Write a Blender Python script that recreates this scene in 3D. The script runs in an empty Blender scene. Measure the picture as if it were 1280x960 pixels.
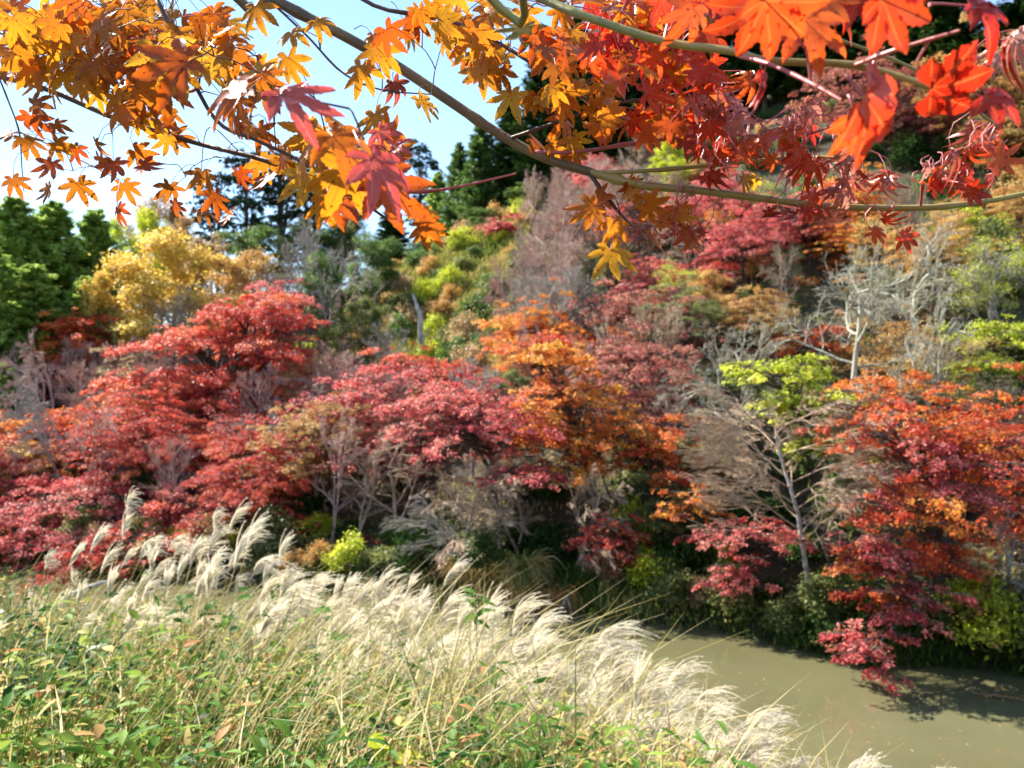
import bpy, math, random
import numpy as np
from mathutils import Vector, Matrix

# ------------------------------------------------------------------ camera, sky, sun, exposure
scene = bpy.context.scene
col = scene.collection
FPX, EYE = 1004.0, 8.0                      # focal length in photo pixels, eye height above the water

cam_d = bpy.data.cameras.new('camera')
cam = bpy.data.objects.new('camera', cam_d)
col.objects.link(cam)
cam.location = (0, 0, EYE)
cam.rotation_euler = (math.radians(90), 0, 0)
cam_d.sensor_width = 36.0
cam_d.lens = 36.0 * FPX / 1280.0
cam_d.clip_start, cam_d.clip_end = 0.05, 3000
cam_d.dof.use_dof = True
cam_d.dof.focus_distance = 1.15
cam_d.dof.aperture_fstop = cam_d.lens / 1000.0 / 0.0034
scene.camera = cam

SUN_EL, SUN_AZ = math.radians(43), math.radians(-52)      # azimuth from +Y towards +X
sun_dir = Vector((math.sin(SUN_AZ) * math.cos(SUN_EL), math.cos(SUN_AZ) * math.cos(SUN_EL), math.sin(SUN_EL)))
world = bpy.data.worlds.new('World')
scene.world = world
world.use_nodes = True
nt = world.node_tree
for n in list(nt.nodes):
    nt.nodes.remove(n)
w_out = nt.nodes.new('ShaderNodeOutputWorld')
w_bg = nt.nodes.new('ShaderNodeBackground')
w_sky = nt.nodes.new('ShaderNodeTexSky')
w_sky.sky_type = 'NISHITA'
w_sky.sun_disc = False
w_sky.sun_elevation = SUN_EL
w_sky.sun_rotation = SUN_AZ
w_sky.air_density, w_sky.dust_density, w_sky.ozone_density = 1.0, 0.0, 2.5
w_bg.inputs['Strength'].default_value = 0.10
w_tc = nt.nodes.new('ShaderNodeTexCoord')
w_map = nt.nodes.new('ShaderNodeMapping')
w_map.inputs['Scale'].default_value = (1.0, 1.0, 2.6)
w_map.inputs['Rotation'].default_value = (0.2, 0.5, 0.3)
w_noise = nt.nodes.new('ShaderNodeTexNoise')
w_noise.inputs['Scale'].default_value = 2.6
w_noise.inputs['Detail'].default_value = 7
w_noise.inputs['Roughness'].default_value = 0.6
w_ramp = nt.nodes.new('ShaderNodeValToRGB')
w_ramp.color_ramp.elements[0].position = 0.42
w_ramp.color_ramp.elements[0].color = (0, 0, 0, 1)
w_ramp.color_ramp.elements[1].position = 0.75
w_ramp.color_ramp.elements[1].color = (0.6, 0.6, 0.6, 1)
w_mix = nt.nodes.new('ShaderNodeMixRGB')
w_mix.inputs[2].default_value = (2.4, 3.3, 4.1, 1)
nt.links.new(w_tc.outputs['Generated'], w_map.inputs['Vector'])
nt.links.new(w_map.outputs[0], w_noise.inputs['Vector'])
nt.links.new(w_noise.outputs['Fac'], w_ramp.inputs[0])
nt.links.new(w_ramp.outputs[0], w_mix.inputs[0])
nt.links.new(w_sky.outputs[0], w_mix.inputs[1])
nt.links.new(w_mix.outputs[0], w_bg.inputs['Color'])
nt.links.new(w_bg.outputs[0], w_out.inputs['Surface'])

sun_d = bpy.data.lights.new('sun', 'SUN')
sun_d.energy = 5.0
sun_d.angle = math.radians(0.5)
sun_d.color = (1.0, 0.93, 0.81)
sun_o = bpy.data.objects.new('sun', sun_d)
col.objects.link(sun_o)
sun_o.rotation_euler = sun_dir.to_track_quat('Z', 'Y').to_euler()
sun_o.location = (-30, 0, 60)

vs = scene.view_settings
vs.view_transform = 'Standard'
vs.look = 'None'
vs.exposure = 1.62
vs.gamma = 1.0
vs.use_curve_mapping = False
cy = scene.cycles
cy.max_bounces = 5
cy.diffuse_bounces = 3
cy.glossy_bounces = 2
cy.transmission_bounces = 3
cy.transparent_max_bounces = 4
cy.sample_clamp_indirect = 4.0
cy.use_denoising = True
cy.caustics_reflective = False
cy.caustics_refractive = False

# ------------------------------------------------------------------ helpers
rs = np.random.RandomState(11)


def W(px, py, Y):
    """point at depth Y metres that the photo shows at px, py"""
    return np.array([(px - 640.0) / FPX * Y, Y, EYE + (480.0 - py) / FPX * Y])


def nrm(v):
    return v / np.maximum(np.linalg.norm(v, axis=-1, keepdims=True), 1e-9)


class MB:
    """collects vertices and faces with a tone value each, links them as one mesh"""
    def __init__(self):
        self.v, self.f, self.t, self.vein, self.m, self.n = [], [], [], [], [], 0

    def add(self, v, f, tone=0.5, mat=0, vein=0.0):
        v = np.asarray(v, dtype=np.float32).reshape(-1, 3)
        f = np.asarray(f, dtype=np.int64)
        if len(v) == 0 or len(f) == 0:
            return self
        self.v.append(v)
        self.f.append(f + self.n)
        self.t.append(np.broadcast_to(np.asarray(tone, dtype=np.float32), (len(v),)).copy())
        self.vein.append(np.broadcast_to(np.asarray(vein, dtype=np.float32), (len(v),)).copy())
        self.m.append(np.full(len(f), mat, dtype=np.int32))
        self.n += len(v)
        return self

    def mesh(self, name, smooth=False):
        me = bpy.data.meshes.new(name)
        v = np.concatenate(self.v)
        me.vertices.add(len(v))
        me.vertices.foreach_set('co', v.ravel())
        loops = np.concatenate([f.ravel() for f in self.f]).astype(np.int32)
        tot = np.concatenate([np.full(len(f), f.shape[1], dtype=np.int32) for f in self.f])
        start = (np.cumsum(tot) - tot).astype(np.int32)
        me.loops.add(len(loops))
        me.loops.foreach_set('vertex_index', loops)
        me.polygons.add(len(tot))
        me.polygons.foreach_set('loop_start', start)
        me.polygons.foreach_set('loop_total', tot)
        me.polygons.foreach_set('material_index', np.concatenate(self.m))
        if smooth:
            me.polygons.foreach_set('use_smooth', np.ones(len(tot), dtype=bool))
        a = me.attributes.new('tone', 'FLOAT', 'POINT')
        a.data.foreach_set('value', np.concatenate(self.t))
        a = me.attributes.new('vein', 'FLOAT', 'POINT')
        a.data.foreach_set('value', np.concatenate(self.vein))
        me.update(calc_edges=True)
        return me


def link(name, me, mats, parent=None, own_mat=False):
    if not isinstance(mats, (list, tuple)):
        mats = [mats]
    if len(me.materials) == 0:
        for m in mats:
            me.materials.append(m)
    o = bpy.data.objects.new(name, me)
    col.objects.link(o)
    if own_mat:
        o.material_slots[0].link = 'OBJECT'
        o.material_slots[0].material = mats[0]
    if parent is not None:
        o.parent = parent
    return o


def tag(o, label=None, cat=None, group=None, kind=None):
    if label: o['label'] = label
    if cat: o['category'] = cat
    if group: o['group'] = group
    if kind: o['kind'] = kind
    return o


def empty(name, loc, rz=0.0, sc=(1, 1, 1)):
    o = bpy.data.objects.new(name, None)
    o.empty_display_size = 0.3
    col.objects.link(o)
    o.location = [float(c) for c in loc]
    o.rotation_euler = (0, 0, rz)
    o.scale = sc
    return o


def tubes(P, R, k=5):
    """P (M,N,3) paths, R (M,N) radii -> verts, quads"""
    P = np.asarray(P, dtype=float); R = np.asarray(R, dtype=float)
    M, N = P.shape[:2]
    T = nrm(np.gradient(P, axis=1))
    mt = nrm(T.mean(axis=1))
    ref = np.where(np.abs(mt[:, 2:3]) < 0.8, np.array([[0, 0, 1.0]]), np.array([[1.0, 0.1, 0]]))[:, None, :]
    U = nrm(np.cross(T, np.broadcast_to(ref, T.shape)))
    V = np.cross(T, U)
    a = np.arange(k) * 2 * math.pi / k
    ring = P[:, :, None, :] + R[:, :, None, None] * (np.cos(a)[None, None, :, None] * U[:, :, None, :] + np.sin(a)[None, None, :, None] * V[:, :, None, :])
    idx = np.arange(M * N * k).reshape(M, N, k)
    j = (np.arange(k) + 1) % k
    f = np.stack([idx[:, :-1, :], idx[:, :-1, :][:, :, j], idx[:, 1:, :][:, :, j], idx[:, 1:, :]], axis=-1).reshape(-1, 4)
    return ring.reshape(-1, 3), f


def ribbons(P, Wd, side):
    """P (M,N,3), Wd (M,N) half widths, side (M,3) or (M,N,3)"""
    side = np.asarray(side)
    if side.ndim == 2:
        side = side[:, None, :]
    A = P + side * Wd[..., None]; B = P - side * Wd[..., None]
    M, N = P.shape[:2]
    v = np.stack([A, B], axis=2)
    idx = np.arange(M * N * 2).reshape(M, N, 2)
    f = np.stack([idx[:, :-1, 0], idx[:, :-1, 1], idx[:, 1:, 1], idx[:, 1:, 0]], axis=-1).reshape(-1, 4)
    return v.reshape(-1, 3), f


def kites(C, Nn, D, s, w, bend=0.0):
    """small pointed leaves: centres, normals, directions, half length, half width"""
    Nn = nrm(Nn)
    S = nrm(np.cross(Nn, D)); D = np.cross(S, Nn)
    s = np.asarray(s)[:, None]; w = np.asarray(w)[:, None]
    a = C + D * s; c = C - D * s; b = C + S * w - D * s * 0.25 + Nn * w * bend; d = C - S * w - D * s * 0.25 + Nn * w * bend
    v = np.stack([a, b, c, d], axis=1).reshape(-1, 3)
    f = np.arange(len(C) * 4).reshape(-1, 4)
    return v, f


def quad_batch(v4):
    v = v4.reshape(-1, 3)
    return v, np.arange(len(v)).reshape(-1, 4)


# ------------------------------------------------------------------ materials
def new_mat(name):
    m = bpy.data.materials.new(name)
    m.use_nodes = True
    t = m.node_tree
    for n in list(t.nodes):
        t.nodes.remove(n)
    return m, t, t.nodes.new('ShaderNodeOutputMaterial')


def leaf_mat(name, cols, trans=0.35, gloss=0.0, rough=0.4, vein=None, tscale=1.15, mottle=0.0, mscale=38.0):
    """tone attribute picks one of the leaf colours, light passes through the blade"""
    m, t, out = new_mat(name)
    at = t.nodes.new('ShaderNodeAttribute'); at.attribute_name = 'tone'
    rp = t.nodes.new('ShaderNodeValToRGB')
    els = rp.color_ramp.elements
    n = len(cols)
    els[0].position = 0.0; els[0].color = (*cols[0], 1)
    els[1].position = 1.0; els[1].color = (*cols[-1], 1)
    for i in range(1, n - 1):
        e = els.new(i / (n - 1.0)); e.color = (*cols[i], 1)
    fac = at.outputs['Fac']
    if mottle > 0:
        tc = t.nodes.new('ShaderNodeTexCoord')
        nz = t.nodes.new('ShaderNodeTexNoise'); nz.inputs['Scale'].default_value = mscale; nz.inputs['Detail'].default_value = 4
        t.links.new(tc.outputs['Object'], nz.inputs['Vector'])
        mm = t.nodes.new('ShaderNodeMath'); mm.operation = 'MULTIPLY_ADD'
        mm.inputs[1].default_value = mottle; 
        t.links.new(nz.outputs['Fac'], mm.inputs[0])
        ad = t.nodes.new('ShaderNodeMath'); ad.operation = 'SUBTRACT'; ad.inputs[1].default_value = mottle * 0.5
        t.links.new(at.outputs['Fac'], mm.inputs[2])
        t.links.new(mm.outputs[0], ad.inputs[0])
        fac = ad.outputs[0]
    t.links.new(fac, rp.inputs[0])
    c = rp.outputs[0]
    if vein is not None:
        av = t.nodes.new('ShaderNodeAttribute'); av.attribute_name = 'vein'
        mr = t.nodes.new('ShaderNodeMapRange'); mr.inputs['From Min'].default_value = 0.86; mr.inputs['From Max'].default_value = 0.96
        mx = t.nodes.new('ShaderNodeMixRGB'); mx.inputs[2].default_value = (*vein, 1)
        ml = t.nodes.new('ShaderNodeMath'); ml.operation = 'MULTIPLY'; ml.inputs[1].default_value = 0.55
        t.links.new(av.outputs['Fac'], mr.inputs['Value'])
        t.links.new(mr.outputs[0], ml.inputs[0])
        t.links.new(ml.outputs[0], mx.inputs[0]); t.links.new(c, mx.inputs[1])
        c = mx.outputs[0]
    if vein is not None:
        tc2 = t.nodes.new('ShaderNodeTexCoord')
        vo = t.nodes.new('ShaderNodeTexNoise'); vo.inputs['Scale'].default_value = 210.0; vo.inputs['Detail'].default_value = 3
        r3 = t.nodes.new('ShaderNodeMapRange'); r3.inputs['From Min'].default_value = .62; r3.inputs['From Max'].default_value = .68
        m3 = t.nodes.new('ShaderNodeMixRGB'); m3.blend_type = 'MULTIPLY'; m3.inputs[2].default_value = (.42, .25, .18, 1)
        t.links.new(tc2.outputs['Object'], vo.inputs['Vector']); t.links.new(vo.outputs['Fac'], r3.inputs['Value'])
        t.links.new(r3.outputs[0], m3.inputs[0]); t.links.new(c, m3.inputs[1])
        c = m3.outputs[0]
    df = t.nodes.new('ShaderNodeBsdfDiffuse')
    tr = t.nodes.new('ShaderNodeBsdfTranslucent')
    gm = t.nodes.new('ShaderNodeGamma'); gm.inputs['Gamma'].default_value = tscale
    t.links.new(c, df.inputs['Color'])
    t.links.new(c, gm.inputs['Color']); t.links.new(gm.outputs[0], tr.inputs['Color'])
    mx = t.nodes.new('ShaderNodeMixShader'); mx.inputs[0].default_value = trans
    t.links.new(df.outputs[0], mx.inputs[1]); t.links.new(tr.outputs[0], mx.inputs[2])
    last = mx
    if gloss > 0:
        gl = t.nodes.new('ShaderNodeBsdfGlossy'); gl.inputs['Roughness'].default_value = rough
        fr0 = t.nodes.new('ShaderNodeLayerWeight'); fr0.inputs['Blend'].default_value = .5
        fr1 = t.nodes.new('ShaderNodeMath'); fr1.operation = 'POWER'; fr1.inputs[1].default_value = 3.0; t.links.new(fr0.outputs['Facing'], fr1.inputs[0])
        fr = t.nodes.new('ShaderNodeMath'); fr.operation = 'MULTIPLY_ADD'; fr.inputs[1].default_value = .7; fr.inputs[2].default_value = .07; t.links.new(fr1.outputs[0], fr.inputs[0])
        ml = t.nodes.new('ShaderNodeMath'); ml.operation = 'MULTIPLY'; ml.inputs[1].default_value = gloss
        t.links.new(fr.outputs[0], ml.inputs[0])
        m2 = t.nodes.new('ShaderNodeMixShader')
        t.links.new(ml.outputs[0], m2.inputs[0]); t.links.new(mx.outputs[0], m2.inputs[1]); t.links.new(gl.outputs[0], m2.inputs[2])
        last = m2
    t.links.new(last.outputs[0], out.inputs['Surface'])
    return m


def bark_mat(name, c1, c2, scale=6.0, rough=0.85, stretch=0.3):
    m, t, out = new_mat(name)
    b = t.nodes.new('ShaderNodeBsdfPrincipled'); b.inputs['Roughness'].default_value = rough
    tc = t.nodes.new('ShaderNodeTexCoord'); mp = t.nodes.new('ShaderNodeMapping'); mp.inputs['Scale'].default_value = (1, 1, stretch)
    nz = t.nodes.new('ShaderNodeTexNoise'); nz.inputs['Scale'].default_value = scale; nz.inputs['Detail'].default_value = 5
    rp = t.nodes.new('ShaderNodeValToRGB')
    rp.color_ramp.elements[0].position = 0.35; rp.color_ramp.elements[0].color = (*c1, 1)
    rp.color_ramp.elements[1].position = 0.65; rp.color_ramp.elements[1].color = (*c2, 1)
    bp = t.nodes.new('ShaderNodeBump'); bp.inputs['Strength'].default_value = 0.4; bp.inputs['Distance'].default_value = 0.02
    t.links.new(tc.outputs['Object'], mp.inputs[0]); t.links.new(mp.outputs[0], nz.inputs['Vector'])
    t.links.new(nz.outputs['Fac'], rp.inputs[0]); t.links.new(rp.outputs[0], b.inputs['Base Color'])
    t.links.new(nz.outputs['Fac'], bp.inputs['Height']); t.links.new(bp.outputs[0], b.inputs['Normal'])
    t.links.new(b.outputs[0], out.inputs['Surface'])
    return m


L = {}
L['red'] = leaf_mat('red_leaves', [(.34, .025, .02), (.60, .06, .045), (.74, .12, .08), (.78, .28, .10)], trans=.52, gloss=.22, rough=.5, tscale=1.0)
L['pink'] = leaf_mat('crimson_leaves', [(.37, .04, .045), (.62, .09, .10), (.76, .20, .18), (.80, .33, .24)], trans=.52, gloss=.22, rough=.5, tscale=1.0)
L['dusky'] = leaf_mat('dusky_red_leaves', [(.25, .05, .045), (.42, .10, .08), (.54, .19, .14), (.52, .28, .15)], trans=.52, gloss=.22, rough=.5, tscale=1.0)
L['orange'] = leaf_mat('orange_leaves', [(.62, .09, .015), (.78, .20, .03), (.86, .34, .06), (.84, .52, .06)], trans=.52, gloss=.22, rough=.5, tscale=1.0)
L['redorange'] = leaf_mat('red_orange_leaves', [(.48, .035, .015), (.68, .085, .03), (.78, .18, .05), (.82, .38, .05)], trans=.52, gloss=.22, rough=.5, tscale=1.0)
L['yellow'] = leaf_mat('yellow_leaves', [(.60, .36, .04), (.76, .50, .08), (.84, .64, .14), (.86, .72, .24)], trans=.52, gloss=.22, rough=.5, tscale=1.0)
L['amber'] = leaf_mat('amber_leaves', [(.38, .18, .04), (.56, .30, .08), (.68, .42, .14), (.64, .50, .18)], trans=.52, gloss=.22, rough=.5, tscale=1.0)
L['tan'] = leaf_mat('tan_leaves', [(.30, .18, .09), (.44, .28, .14), (.54, .36, .19), (.52, .44, .20)], trans=.52, gloss=.22, rough=.5, tscale=1.0)
L['lime'] = leaf_mat('yellow_green_leaves', [(.25, .32, .02), (.46, .54, .03), (.66, .72, .05), (.76, .74, .10)], trans=.52, gloss=.22, rough=.5, tscale=1.0)
L['olive'] = leaf_mat('olive_leaves', [(.08, .12, .03), (.15, .20, .05), (.25, .28, .08), (.38, .34, .12)], trans=.52, gloss=.22, rough=.5, tscale=1.0)
L['green'] = leaf_mat('green_leaves', [(.04, .09, .02), (.08, .17, .03), (.14, .24, .05), (.24, .31, .08)], trans=.52, gloss=.22, rough=.5, tscale=1.0)
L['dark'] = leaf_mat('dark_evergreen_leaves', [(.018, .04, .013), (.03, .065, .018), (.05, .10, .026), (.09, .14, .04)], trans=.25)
L['cedar'] = leaf_mat('cedar_needles', [(.14, .24, .05), (.28, .42, .08), (.42, .56, .13), (.54, .64, .18)], trans=.55, tscale=1.0)
L['pine'] = leaf_mat('pine_needles', [(.012, .03, .018), (.022, .05, .028), (.035, .07, .035), (.06, .09, .04)], trans=.15)
L['straw'] = leaf_mat('straw_blades', [(.24, .22, .06), (.46, .37, .16), (.64, .54, .30), (.74, .66, .42)], trans=.45, tscale=1.0)
L['slope'] = leaf_mat('slope_grass', [(.07, .13, .025), (.20, .25, .05), (.42, .38, .12), (.56, .46, .20), (.50, .28, .12)])
L['weeds'] = leaf_mat('weed_leaves', [(.018, .06, .02), (.05, .14, .025), (.12, .24, .035), (.28, .37, .06), (.56, .46, .16), (.48, .24, .10)], trans=.42, tscale=1.0, gloss=.08, rough=.5)
L['bigyellow'] = leaf_mat('broad_yellow_leaves', [(.34, .38, .03), (.46, .48, .05)], trans=.35, vein=(.8, .8, .3), mottle=.5)
L['plume'] = leaf_mat('silver_plume', [(.80, .70, .48), (.90, .82, .66), (.94, .90, .80)], trans=.55, tscale=1.0)
B = {}
B['brown'] = bark_mat('dark_brown_bark', (.045, .032, .025), (.11, .085, .065))
B['grey'] = bark_mat('grey_bark', (.24, .21, .18), (.46, .42, .37))
B['pale'] = bark_mat('pale_lichen_bark', (.25, .24, .17), (.52, .50, .39))
B['white'] = bark_mat('white_birch_bark', (.20, .19, .17), (.58, .56, .52), scale=3.5, stretch=1.4)
B['pinkish'] = bark_mat('pinkish_grey_twigs', (.38, .22, .18), (.56, .40, .34))
B['tawny'] = bark_mat('tawny_brown_twigs', (.30, .20, .13), (.50, .38, .27))

# ------------------------------------------------------------------ terrain
ctrl = [(-400, 60, 6), (-400, 120, 12), (0, 40, 2), (0, 60, 7), (0, 90, 12), (0, 140, 14),
        (150, 37, 1.6), (300, 36, 1.5), (300, 48, 4), (300, 65, 8), (300, 85, 13), (300, 130, 13),
        (450, 34, 1.5), (450, 50, 5), (450, 75, 13), (450, 95, 20), (450, 140, 20),
        (560, 33, 1.6), (560, 50, 6), (560, 65, 11), (560, 90, 23.5), (560, 110, 24.5), (560, 150, 24),
        (640, 32, 1.8), (640, 50, 8.5), (640, 70, 16), (640, 95, 28), (640, 140, 34),
        (800, 30, 2), (800, 45, 9), (800, 60, 17), (800, 90, 33), (800, 140, 50),
        (1000, 28, 2), (1000, 40, 9), (1000, 60, 22), (1000, 90, 42), (1000, 130, 60),
        (1280, 25, 2.5), (1280, 35, 8), (1280, 55, 22), (1280, 80, 40), (1280, 120, 60),
        (1700, 25, 6), (1700, 40, 16), (1700, 80, 45), (1500, 120, 62)]
CP = np.array([((p - 640) / FPX * y, y, z) for p, y, z in ctrl], dtype=float)


def _tps(r):
    return np.where(r > 1e-6, r * r * np.log(np.maximum(r, 1e-6)), 0)


_n = len(CP)
_K = _tps(np.linalg.norm(CP[:, None, :2] - CP[None, :, :2], axis=-1)) + np.eye(_n) * 60.0
_Q = np.concatenate([np.ones((_n, 1)), CP[:, :2]], axis=1)
_A = np.block([[_K, _Q], [_Q.T, np.zeros((3, 3))]])
_S = np.linalg.solve(_A, np.concatenate([CP[:, 2], np.zeros(3)]))


def sstep(x):
    x = np.clip(x, 0, 1)
    return x * x * (3 - 2 * x)


def lumps(x, y, f, seed):
    r = np.random.RandomState(seed)
    out = 0
    for k in range(5):
        a = r.uniform(0, math.tau); q = f * (1.7 ** k)
        out = out + np.sin((x * math.cos(a) + y * math.sin(a)) * q + r.uniform(0, 6)) * np.sin((x * math.sin(a) - y * math.cos(a)) * q * .8 + r.uniform(0, 6)) / (1.5 ** k)
    return out


def far_bank(x):
    x = np.clip(x, -90, 90)
    return np.where(x < 0, 29 - .3 * x, 29 - .5 * x) + .5 * np.sin(x * .45) + .3 * np.sin(x * 1.1)


def near_bank(x):
    x = np.clip(x, -90, 90)
    return np.where(x < 0, 16 - .3 * x, 16 - .45 * x) + .3 * np.sin(x * .6 + 1)


def height(x, y):
    x = np.atleast_1d(np.asarray(x, dtype=float)); y = np.atleast_1d(np.asarray(y, dtype=float))
    cx, cyy = np.clip(x, -75, 85), np.clip(y, 20, 150)
    r = np.sqrt((cx[..., None] - CP[:, 0]) ** 2 + (cyy[..., None] - CP[:, 1]) ** 2)
    g = _tps(r) @ _S[:_n] + _S[_n] + _S[_n + 1] * cx + _S[_n + 2] * cyy
    g = np.clip(g, 1.2, 75) + .35 * lumps(x, y, .22, 3)
    s = y - far_bank(x)
    far = -1.0 + (1.9) * sstep((s + .7) / 1.6) + (np.maximum(g, 1.0) - .9) * sstep((s - .3) / 7.0)
    t = near_bank(x) - y
    near = np.interp(t, [-1.2, 0, 3, 6, 9.3, 11, 13, 16, 40], [-1, 0.05, 1.9, 3.6, 4.85, 5.15, 5.7, 6.4, 6.6]) + .06 * lumps(x, y, .9, 5) * sstep(t / 3)
    return np.where(s > -6, far, near)


def hz(x, y):
    return float(height(x, y)[0])


def axis_pts(lo, hi, flo, fhi, step, grow=1.25):
    a = list(np.arange(flo, fhi, step))
    d, p = step, flo
    while p > lo:
        d *= grow; p -= d; a.insert(0, p)
    d, p = step, a[-1]
    while p < hi:
        d *= grow; p += d; a.append(p)
    return np.array(a)


gx = axis_pts(-900, 900, -45, 60, .8)
gy = axis_pts(-500, 1200, -4, 110, .8)
GX, GY = np.meshgrid(gx, gy)
GZ = height(GX.ravel(), GY.ravel()).reshape(GX.shape)
gv = np.stack([GX, GY, GZ], axis=-1).reshape(-1, 3)
gi = np.arange(len(gv)).reshape(GX.shape)
gf = np.stack([gi[:-1, :-1], gi[:-1, 1:], gi[1:, 1:], gi[1:, :-1]], axis=-1).reshape(-1, 4)

m_ground, t, out = new_mat('forest_floor')
b = t.nodes.new('ShaderNodeBsdfPrincipled'); b.inputs['Roughness'].default_value = .95
tc = t.nodes.new('ShaderNodeTexCoord')
n1 = t.nodes.new('ShaderNodeTexNoise'); n1.inputs['Scale'].default_value = .35; n1.inputs['Detail'].default_value = 8; n1.inputs['Roughness'].default_value = .65
n2 = t.nodes.new('ShaderNodeTexNoise'); n2.inputs['Scale'].default_value = 6.0; n2.inputs['Detail'].default_value = 8
r1 = t.nodes.new('ShaderNodeValToRGB')
for p_, c_ in ((.35, (.035, .026, .017)), (.5, (.08, .06, .03)), (.62, (.07, .085, .025)), (.75, (.15, .12, .05))):
    e = r1.color_ramp.elements[0] if p_ == .35 else (r1.color_ramp.elements[1] if p_ == .75 else r1.color_ramp.elements.new(p_))
    e.position = p_; e.color = (*c_, 1)
mx = t.nodes.new('ShaderNodeMixRGB'); mx.blend_type = 'MULTIPLY'; mx.inputs[0].default_value = .7
bp = t.nodes.new('ShaderNodeBump'); bp.inputs['Strength'].default_value = .8; bp.inputs['Distance'].default_value = .15
t.links.new(tc.outputs['Object'], n1.inputs['Vector']); t.links.new(tc.outputs['Object'], n2.inputs['Vector'])
t.links.new(n1.outputs['Fac'], r1.inputs[0]); t.links.new(r1.outputs[0], mx.inputs[1]); t.links.new(n2.outputs['Fac'], mx.inputs[2])
t.links.new(mx.outputs[0], b.inputs['Base Color']); t.links.new(n2.outputs['Fac'], bp.inputs['Height']); t.links.new(bp.outputs[0], b.inputs['Normal'])
t.links.new(b.outputs[0], out.inputs['Surface'])
ground = link('ground', MB().add(gv, gf).mesh('ground', True), m_ground)
tag(ground, 'wooded hillside and river banks', 'ground', kind='structure')

# river water: silty green, faint ripples
m_water, t, out = new_mat('silty_water')
b = t.nodes.new('ShaderNodeBsdfPrincipled')
b.inputs['Roughness'].default_value = .05
b.inputs['IOR'].default_value = 1.33
tc = t.nodes.new('ShaderNodeTexCoord')
n1 = t.nodes.new('ShaderNodeTexNoise'); n1.inputs['Scale'].default_value = .25; n1.inputs['Detail'].default_value = 4
r1 = t.nodes.new('ShaderNodeValToRGB')
r1.color_ramp.elements[0].position = .3; r1.color_ramp.elements[0].color = (.100, .096, .046, 1)
r1.color_ramp.elements[1].position = .7; r1.color_ramp.elements[1].color = (.128, .122, .064, 1)
n2 = t.nodes.new('ShaderNodeTexNoise'); n2.inputs['Scale'].default_value = 2.2; n2.inputs['Detail'].default_value = 3
bp = t.nodes.new('ShaderNodeBump'); bp.inputs['Strength'].default_value = .07; bp.inputs['Distance'].default_value = .05
t.links.new(tc.outputs['Object'], n1.inputs['Vector']); t.links.new(tc.outputs['Object'], n2.inputs['Vector'])
t.links.new(n1.outputs['Fac'], r1.inputs[0]); t.links.new(r1.outputs[0], b.inputs['Base Color'])
t.links.new(n2.outputs['Fac'], bp.inputs['Height']); t.links.new(bp.outputs[0], b.inputs['Normal'])
t.links.new(b.outputs[0], out.inputs['Surface'])
xs = np.linspace(-120, 120, 81)
yn = near_bank(xs) - 1.5; yf = far_bank(xs) + 1.5
wv = np.stack([np.stack([xs, yn, np.zeros(81)], -1), np.stack([xs, yf, np.zeros(81)], -1)], axis=1).reshape(-1, 3)
wi = np.arange(162).reshape(81, 2)
wf = np.stack([wi[:-1, 0], wi[1:, 0], wi[1:, 1], wi[:-1, 1]], -1)
water = link('river_water', MB().add(wv, wf).mesh('river_water'), m_water)
tag(water, 'still olive green river below the hillside', 'water', kind='structure')


# ------------------------------------------------------------------ tree generators (local coordinates, base at origin)
def skeleton(seed, H, r0, n, ratio, ang, wander, up, lean=(0, 0), trunk_frac=.8, first=.25, droop=0.0):
    """levels of branch paths: list per level of (pts, radii)"""
    r = random.Random(seed)
    maxlev = len(n)
    levels = [[] for _ in range(maxlev + 1)]

    def grow(p, d, Ln, rad, lev):
        N = 7 if lev == 0 else (6 if lev < 3 else 4)
        pts = [p]; w = wander[lev]; u = up[lev]
        seg = Ln / (N - 1)
        for i in range(N - 1):
            x = d[0] + r.gauss(0, w) + lean[0] * (.3 if lev else 0) ; y = d[1] + r.gauss(0, w) + lean[1] * (.3 if lev else 0); z = d[2] + r.gauss(0, w) + u
            l = math.sqrt(x * x + y * y + z * z) or 1
            d = (x / l, y / l, z / l)
            p = (p[0] + d[0] * seg, p[1] + d[1] * seg, p[2] + d[2] * seg)
            pts.append(p)
        tip = .45 if lev < maxlev else .25
        rad_l = [rad * (1 - (1 - tip) * i / (N - 1)) for i in range(N)]
        levels[lev].append((pts, rad_l))
        if lev < maxlev:
            for j in range(n[lev]):
                f = first + (1 - first) * (j + r.random()) / n[lev] if lev == 0 else .2 + .8 * (j + r.random()) / n[lev]
                f = min(f, .999)
                k = int(f * (N - 1)); fr = f * (N - 1) - k
                a_, b_ = pts[k], pts[k + 1]
                s = tuple(a_[i] + (b_[i] - a_[i]) * fr for i in range(3))
                dd = Vector((b_[0] - a_[0], b_[1] - a_[1], b_[2] - a_[2])).normalized()
                perp = dd.orthogonal().normalized()
                perp.rotate(Matrix.Rotation(r.uniform(0, math.tau) if lev else j * 2.4 + r.uniform(-.5, .5), 3, dd))
                A = ang[lev] * r.uniform(.75, 1.25)
                nd = dd * math.cos(A) + perp * math.sin(A)
                grow(s, tuple(nd), Ln * ratio[lev] * (1.15 - .55 * f) * r.uniform(.75, 1.2), rad_l[min(k, N - 1)] * .62, lev + 1)

    grow((0, 0, -.3), nrm(np.array([lean[0], lean[1], 1.0])).tolist(), H * trunk_frac, r0, 0)
    return levels


def skel_mesh(levels, mb, lo=0, hi=99, minr=0.0):
    for i, lv in enumerate(levels):
        if lo <= i <= hi and lv:
            P = np.array([a for a, _ in lv]); R = np.maximum(np.array([b_ for _, b_ in lv]), minr)
            v, f = tubes(P, R, 8 if i == 0 else (5 if i == 1 else 3))
            mb.add(v, f)
    return mb


def tips_of(levels, k=1):
    pts = np.array([a[-1] for a, _ in levels[-k]])
    return pts


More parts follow.
